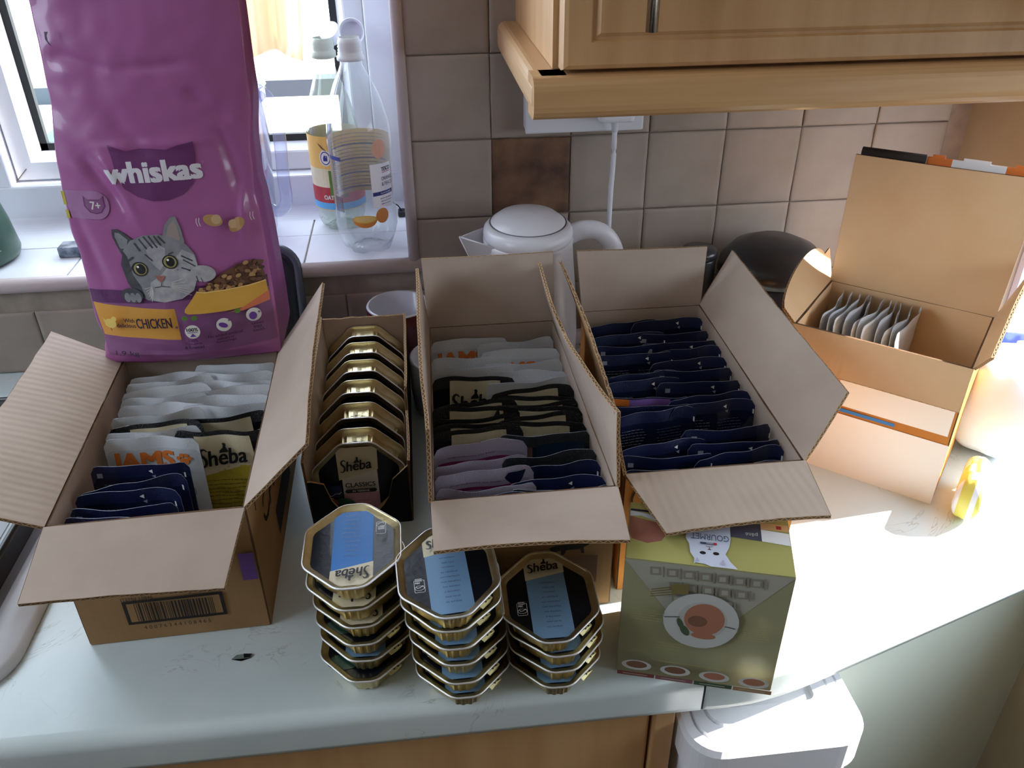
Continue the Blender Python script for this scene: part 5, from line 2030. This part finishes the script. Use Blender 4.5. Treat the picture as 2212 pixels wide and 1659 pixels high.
c1 = (-.1655, .652, SZ)
bo = thing('plastic_bottle', 'empty clear fizzy drink bottle with white orange-slice label, in front', 'bottle', c1, group=None)
foot = lambda a_, z: 1 - (.30 * max(0, 1 - z / .026) * (0.5 + 0.5 * math.cos(5 * a_ + .6)) ** 2)
bm = bmesh.new()
lathe(bm, [(.016, .007), (.027, .0004), (.033, .0035), (.0385, .018), (.0405, .034), (.0405, .052), (.0392, .068), (.0392, .125), (.0410, .138), (.0408, .152), (.0385, .172), (.0325, .196), (.0245, .216), (.0165, .231), (.0135, .238), (.0133, .2425), (.0133, .2470)],
      c1, n=60, rfun=foot)
obj('bottle_body', bm, CLEAR, bo, smooth=True)
bm = bmesh.new()
lathe(bm, [(.0134, .2425), (.0165, .2430), (.0168, .2475), (.0150, .2485), (.0150, .2520), (.0138, .2525), (.0146, .2545), (.0136, .2565), (.0146, .2585), (.0136, .2605), (.0144, .2625), (.0134, .2650), (.0126, .2690), (.0115, .2690), (.0115, .2480)], c1, n=40)
obj('neck_finish', bm, MILKC, bo, smooth=True)
bm = bmesh.new()
cc = Vector((c1[0] + .0035, c1[1] + .017, SZ + .2725))
ax = Vector((.05, -.92, .35)).normalized()
s1 = ax.cross(Vector((0, 0, 1))).normalized()
s2 = s1.cross(ax).normalized()
rr_ = []
for r_, h_ in ((.0150, -.010), (.0150, .004), (.0140, .005), (.0132, .003), (.0130, -.008)):
    rr_.append([bm.verts.new(cc + s1 * r_ * math.cos(2 * PI * i / 32) + s2 * r_ * math.sin(2 * PI * i / 32) + ax * h_) for i in range(32)])
for A_, B_ in zip(rr_, rr_[1:]):
    for i in range(32):
        j = (i + 1) % 32
        bm.faces.new((A_[i], A_[j], B_[j], B_[i])).smooth = True
bm.faces.new(rr_[0][::-1])
bm.faces.new(rr_[-1])
obj('cap', bm, CAPM, bo)
LBK = clear_mat('label_reverse', 'c9b38c', .1, .3, milk=.72, milkcol='b79a6c')
bm = bmesh.new()
nA = 30
for k, (z0, z1) in enumerate(((.066, .150),)):
    r_ = .0397
    pv = None
    for i in range(nA + 1):
        an = math.radians(20 + 190 * i / nA)
        q_ = [bm.verts.new((c1[0] + r_ * math.cos(an), c1[1] + r_ * math.sin(an), SZ + z)) for z in (z0, z1)]
        if pv:
            bm.faces.new((pv[0], q_[0], q_[1], pv[1])).smooth = True
        pv = q_
obj('label_wrap', bm, LBK, bo)
a = Art()
DKL = mat('label_dark_line', '6f6a72', .5)
for k in range(16):
    z = .072 + k * .0048
    a.rect(-.052, .052, z, z + (.0008 if k % 4 else .0020), DKL if k % 4 else mat('label_navy_line', '5a5f80', .5))
a.build('label_wrap', bo, cylmap(c1, .0392, math.radians(112)), grid=.005, lift=-.0006, step=0)
a = Art()
r_ = .0400
a.poly([(.004, .068), (.036, .064), (.036, .122), (.004, .124)], WHITE)
a.text('TESCO', .0195, .1130, .0050, BLACK, width=.015, bold=.03)
a.rect(.0200, .0340, .1110, .1118, RED)
a.text('ORANGE', .0185, .1010, .0048, DT, width=.019)
a.text('& PEACH', .0185, .0940, .0048, DT, width=.019)
a.rect(.0050, .0360, .0825, .0875, mat('label_navy', '2e357c', .4))
a.text('FLAVOURED', .016, .0838, .0022, WHITE, width=.017)
a.lines(.014, .034, .0690, .0800, 3, DT, th=.0007, seed=4)
ORG = mat('orange_fruit_print', 'd98a3c', .5)
a.ell(.0180, .1420, .010, .012, mat('peach_fruit_print', 'd9a58a', .5))
a.ell(-.0080, .0530, .0155, .0110, ORG, a0=180, a1=360)
a.ell(-.0080, .0535, .0155, .0052, mat('orange_rind', 'dcb45a', .5))
a.ell(-.0080, .0535, .0135, .0042, mat('orange_flesh', 'e8c56a', .5))
for k in range(8):
    an = k * PI / 4
    a.line([(-.0080, .0535), (-.0080 + .0125 * math.cos(an), .0535 + .0038 * math.sin(an))], .0004, CREAM)
a.ell(.0150, .0560, .009, .010, ORG)
a.build('label_print', bo, cylmap(c1, r_, math.radians(-78)), grid=.005, lift=.0007, step=.00003)
a = Art()
a.rect(-.012, .010, .128, .133, MATS['label_navy'])
a.lines(-.010, .008, .066, .124, 22, GREYTXT, th=.0006, seed=7)
for k in range(14):
    a.rect(-.004 + k * .0010, -.0035 + k * .0010, .062, .082, DT)
a.build('label_print', bo, cylmap(c1, r_, math.radians(-140)), grid=.005, lift=.0007, step=.00002)

c2 = (-.2060, .742, SZ)
b2_ = thing('plastic_bottle', 'empty squat bottle with orange and red label, behind the clear one', 'bottle', c2)
bm = bmesh.new()
lathe(bm, [(.014, .006), (.024, .0004), (.029, .003), (.0335, .016), (.035, .030), (.035, .120), (.0345, .140), (.031, .160), (.026, .180), (.019, .200), (.0145, .212), (.0128, .222), (.0128, .235)], c2, n=50, rfun=foot)
obj('bottle_body', bm, CLEARG, b2_, smooth=True)
bm = bmesh.new()
lathe(bm, [(.0130, .2300), (.0160, .2310), (.0162, .2380), (.0148, .2390), (.0138, .2410), (.0146, .2430), (.0138, .2455), (.0146, .2480), (.0136, .2510), (.0128, .2550), (.0116, .2550), (.0116, .2320)], c2, n=36)
obj('neck_finish', bm, mat('greenish_neck', 'b9c0ae', .4), b2_, smooth=True)
bm = bmesh.new()
cc = Vector((c2[0] + .010, c2[1] + .016, SZ + .2580))
ax = Vector((-.35, -.6, .72)).normalized()
s1 = ax.cross(Vector((0, 0, 1))).normalized()
s2 = s1.cross(ax).normalized()
rr_ = []
for r_, h_ in ((.0145, -.009), (.0145, .004), (.0135, .005)):
    rr_.append([bm.verts.new(cc + s1 * r_ * math.cos(2 * PI * i / 28) + s2 * r_ * math.sin(2 * PI * i / 28) + ax * h_) for i in range(28)])
for A_, B_ in zip(rr_, rr_[1:]):
    for i in range(28):
        j = (i + 1) % 28
        bm.faces.new((A_[i], A_[j], B_[j], B_[i])).smooth = True
bm.faces.new(rr_[0][::-1])
bm.faces.new(rr_[-1])
obj('cap', bm, CAPM, b2_)
a = Art()
LOR = mat('label_orange_yellow', 'dcae5a', .45)
a.rect(-.105, .105, .090, .136, LOR)
a.rect(-.105, .105, .062, .092, CREAM)
a.rect(-.105, .105, .044, .066, mat('label_red', 'a83238', .45))
a.rect(-.105, .105, .034, .044, mat('label_sky_blue', '5aa2d2', .45))
a.rect(-.105, .105, .0335, .0345, LOR)
a.ell(-.0080, .1070, .0085, .0110, OFFWHITE)
a.ell(-.0080, .1070, .0070, .0092, MATS['label_navy'])
a.ell(-.0080, .1070, .0058, .0078, OFFWHITE)
a.poly([(-.011, .103), (-.005, .103), (-.005, .111), (-.007, .108), (-.009, .112), (-.011, .107)], MATS['label_navy'])
a.rect(-.0060, -.0010, .052, .090, PEA)
for k in range(7):
    a.ell(.0030, .056 + k * .0052, .0024, .0022, WHITE, n=14)
a.rect(.0065, .018, .052, .095, mat('label_brown', '6d4a34', .5))
a.poly([(-.018, .128), (-.012, .120), (-.005, .116), (-.012, .124)], MATS['label_brown'])
a.text('OATS', -.0160, .0490, .0060, OFFWHITE, width=.0170, bold=.03)
a.build('label_print', b2_, cylmap(c2, .0355, math.radians(-95)), grid=.005, lift=.0003, step=.00003)

cj = (-.3450, .735, SZ)
jg = thing('measuring_jug', 'clear plastic jug with a strap handle behind the purple bag', 'jug', cj)
bm = bmesh.new()
lathe(bm, [(.043, .002), (.046, .004), (.052, .10), (.058, .198), (.060, .200), (.0585, .202), (.0565, .198), (.0505, .10), (.0445, .006)], cj, n=40)
obj('jug_body', bm, JUGM, jg, smooth=True)
bm = bmesh.new()
tube(bm, [(-.290, .722, .318), (-.303, .720, .3345), (-.2880, .718, .3290), (-.2760, .716, .3060), (-.2745, .716, .268), (-.2775, .717, .216), (-.2790, .719, .180), (-.2930, .724, .1655), (-.3080, .726, .172)],
     .0085, n=12, k=6, flat=.32, upref=(0, 1, 0))
obj('handle', bm, JUGM, jg, smooth=True)
cv = (-.690, .672, SZ)
vs_ = thing('vase', 'dark green tapering vase at the left end of the sill', 'vase', cv)
bm = bmesh.new()
lathe(bm, [(.050, 0), (.058, .004), (.0605, .012), (.0560, .05), (.0480, .09), (.0400, .13), (.036, .16), (.038, .17), (.035, .17), (.033, .15)], cv, n=44, cap=True)
obj('vase_body', bm, mat('green_glaze', '2f4a3c', .3, col2='3b5a49', scale=20), vs_, smooth=True)
a = Art()
a.line([(.0, .055), (.012, .052), (.022, .045)], .0012, mat('glaze_line', '9fae8c', .5))
a.line([(.008, .085), (.010, .100), (.014, .110)], .0012, MATS['glaze_line'])
a.line([(.014, .030), (.024, .022)], .0010, MATS['glaze_line'])
a.build('glaze_marks', vs_, lambda u, v, L: (lambda rr: Vector((cv[0] + (rr + L) * math.cos(-.9 + u / rr), cv[1] + (rr + L) * math.sin(-.9 + u / rr), cv[2] + v)))(.0605 - (max(0, v - .012) * .175)), lift=.0006, grid=.006)
bm = bmesh.new()
box(bm, -.578, -.545, .664, .690, SZ, .1500, bev=.002)
pk = tag(obj('foil_packet', bm, mat('crumpled_foil', '9aa2b0', .35, metal=.4, col2='3a4250', scale=60)), 'small crumpled foil packet on the sill beside the purple bag', 'packet')
bm = bmesh.new()
box(bm, -.127, -.116, .758, .775, SZ + .0002, .1440, bev=.002)
tube(bm, [(-.121, .765, .143), (-.126, .763, .152), (-.134, .761, .1585)], .0010, n=6)
tag(obj('clip', bm, BLACK), 'small black clip on the sill behind the clear bottle', 'clip')

# ================================================================== LEFT END: SINK RIM AND BLACK BOWL
sk = thing('sink', 'cream rounded sink rim at the left edge of the worktop', 'sink', (-.70, .28, .0004))
SKM = mat('cream_sink', 'd9d8dc', .3, col2='cfcdd0', scale=4)
bm = bmesh.new()
o1, o2, o3, o4 = (rrect(.50, .46, rr_, 10, -.708, .278) for rr_ in (.05, .047, .047, .047))
ra = []
for oo, ins, z in ((o1, 0, .0006), (o1, 0, .006), (o1, .004, .0105), (o1, .030, .0110), (o1, .034, .0125), (o1, .036, .0100), (o1, .038, .0010)):
    ra.append([bm.verts.new((x, y, z)) for x, y in rrect(.50 - 2 * ins, .46 - 2 * ins, .05 - ins * .5, 10, -.708, .278)])
for A_, B_ in zip(ra, ra[1:]):
    for i in range(len(A_)):
        j = (i + 1) % len(A_)
        bm.faces.new((A_[i], A_[j], B_[j], B_[i])).smooth = True
bm.faces.new(ra[-1])
obj('sink_rim', bm, SKM, sk)
wb = thing('washing_up_bowl', 'black glossy washing-up bowl inside the cream sink rim', 'bowl', (-.72, .28, .0014))
bm = bmesh.new()
ra = []
for ins, z in ((.012, .0016), (.004, .034), (0, .040), (.003, .043), (.009, .043), (.013, .038), (.022, .0045)):
    ra.append([bm.verts.new((x, y, z)) for x, y in rrect(.418 - 2 * ins, .38 - 2 * ins, .045 - ins * .5, 10, -.706, .278)])
for A_, B_ in zip(ra, ra[1:]):
    for i in range(len(A_)):
        j = (i + 1) % len(A_)
        bm.faces.new((A_[i], A_[j], B_[j], B_[i])).smooth = True
bm.faces.new(ra[0][::-1])
bm.faces.new(ra[-1])
obj('bowl_body', bm, mat('black_gloss_plastic', '0d0f12', .32, coat=.1), wb)
bm = bmesh.new()
lathe(bm, [(.045, .0060), (.055, .0075), (.075, .014), (.074, .0155), (.054, .0095), (.0005, .0085)], (-.585, .185, 0), n=40, cap=True)
tag(obj('plate', bm, mat('beige_plate', 'b3aca6', .35), smooth=True), 'beige plate lying in the black bowl at the left edge', 'plate')
bm = bmesh.new()
ngon(bm, [(-.2790, .0690, .0004), (-.2750, .0730, .0012), (-.2680, .0740, .0006), (-.2610, .0725, .0014), (-.2625, .0690, .0004), (-.2700, .0665, .0004)], 0)
ngon(bm, [(-.2690, .0735, .0016), (-.2620, .0725, .0018), (-.2630, .0695, .0010), (-.2680, .0690, .0012)], 1)
bmesh.ops.solidify(bm, geom=bm.faces[:], thickness=.0003)
tag(obj('label_scrap', bm, [mat('scrap_grey', '9aa09a', .5), BLACK]), 'tiny torn black and grey scrap on the worktop', 'scrap')

# ================================================================== RIGHT END: BLUE PACK AND YELLOW PACK
def pillow(name, c, ux, w_, d_, h_, mats, label, cat, nz=10, matf=None):
    t_ = thing(name, label, cat, c)
    bm = bmesh.new()
    ux = Vector(ux).normalized()
    uy = Vector((-ux.y, ux.x, 0))
    n = 20
    g = {}
    for side in (1, -1):
        for i in range(n + 1):
            for j in range(n + 1):
                u, v = i / n * 2 - 1, j / n * 2 - 1
                e = max(0, (1 - abs(u) ** 3)) ** .5 * max(0, (1 - abs(v) ** 5)) ** .5
                hh = h_ / 2 + side * h_ / 2 * e * (1 + .08 * noise.noise(Vector((u * 2.3, v * 2.3, side * 3))))
                if side == -1 and e > .2:
                    hh = max(hh, .001)
                g[side, i, j] = bm.verts.new(Vector(c) + ux * u * w_ / 2 + uy * v * d_ / 2 + Vector((0, 0, max(hh, .0008) if side == -1 else hh)))
    for side in (1, -1):
        for i in range(n):
            for j in range(n):
                q_ = (g[side, i, j], g[side, i + 1, j], g[side, i + 1, j + 1], g[side, i, j + 1])
                f = bm.faces.new(q_ if side == 1 else q_[::-1])
                f.smooth = True
                f.material_index = matf(i / n, j / n) if matf else 0
    bmesh.ops.remove_doubles(bm, verts=bm.verts, dist=1e-5)
    obj('pack_body', bm, mats, t_)
    return t_


pillow('food_pack', (.560, .305, .0006), E5, .085, .165, .112, [mat('blue_pack_film', '2a44c4', .25, coat=.5), mat('white_pack_film', 'e6e9f4', .3), MATS['label_navy']],
       'blue and white plastic pack beside the far right carton', 'pack', matf=lambda u, v: 1 if v < .52 + .18 * u and not (.40 < v < .44) else (2 if v < .5 and .40 < v < .44 else 0))
pillow('snack_packet', (.4560, .1830, .0006), E5, .026, .075, .050, [mat('yellow_pack_film', 'd8cf62', .35), mat('white_pack_film', 'e6e9f4', .3)],
       'small yellow packet at the right foot of the far right carton', 'packet', matf=lambda u, v: 0 if (int(u * 5) + int(v * 5)) % 3 else 1)

# ================================================================== OUTSIDE THE WINDOW
struct('ground', bbox(-4, 3.5, 1.4, 7, -.7, -.6), mat('pale_paving', 'b9b3a6', .9, col2='a8a294', scale=3))
gt = thing('garden_bench', 'dark garden bench rail seen through the window', 'bench', (-.85, 1.85, -.6))
obj('rail', bbox(-1.35, -.20, 1.80, 1.86, .085, .125), mat('dark_bench_paint', '4a4d58', .6), gt)
for x in (-1.30, -.80, -.26):
    obj('leg', bbox(x, x + .05, 1.80, 1.86, -.6, .085), MATS['dark_bench_paint'], gt)
obj('seat_board', bbox(-1.35, -.20, 1.87, 2.25, -.17, -.14), MATS['dark_bench_paint'], gt)
gcl = thing('garden_crate', 'turquoise crate outside the window at the left', 'crate', (-1.02, 1.65, -.6))
obj('crate_body', bbox(-1.12, -.93, 1.58, 1.74, -.6, .07, bev=.01), mat('turquoise_plastic', '3fa79a', .5), gcl)
obj('crate_lid', bbox(-1.13, -.92, 1.57, 1.75, .0705, .082, bev=.004), mat('pale_turquoise', 'bfe6e0', .5), gcl)
pl = thing('garden_cushion', 'peach cloth hanging outside the top right of the window', 'cloth', (-.36, 1.5, .3))
bm = bmesh.new()
gridv = []
for i in range(13):
    rowv = []
    for j in range(15):
        u, v = i / 12, j / 14
        x = -.425 + .125 * u - (.02 * (1 - v)) + .02 * u * (v)
        z = .225 + .55 * v + .03 * math.sin(u * 3)
        rowv.append(bm.verts.new((x, 1.45 + .015 * math.sin(u * 14) * (1.1 - v), z)))
    gridv.append(rowv)
for i in range(12):
    for j in range(14):
        bm.faces.new((gridv[i][j], gridv[i + 1][j], gridv[i + 1][j + 1], gridv[i][j + 1])).smooth = True
bmesh.ops.solidify(bm, geom=bm.faces[:], thickness=.003)
obj('cloth', bm, mat('peach_cloth', 'd9b79c', .9), pl)
obj('hanging_pole', bbox(-.60, .05, 1.444, 1.456, .776, .788), WHITE_UPVC, pl)
hd_ = thing('sky_blocker', 'unseen dark hedge outside the right opening', 'blocker', (1.15, -.1, -.6))
bm = bmesh.new()  # unseen dark sheet added to cut sky light through the right opening
bmesh.ops.create_grid(bm, x_segments=40, y_segments=24, size=1)
for v in bm.verts:
    u, w_ = v.co.x, v.co.y
    v.co = Vector((1.12 + .03 * noise.noise(Vector((u * 9, w_ * 7, 2))), u * 1.6, -.22 + w_ * .50))
bmesh.ops.solidify(bm, geom=bm.faces[:], thickness=-.03)
obj('blocker_body', bm, mat('blocker_green', '2c3a22', .9, col2='1c2616', scale=40), hd_)
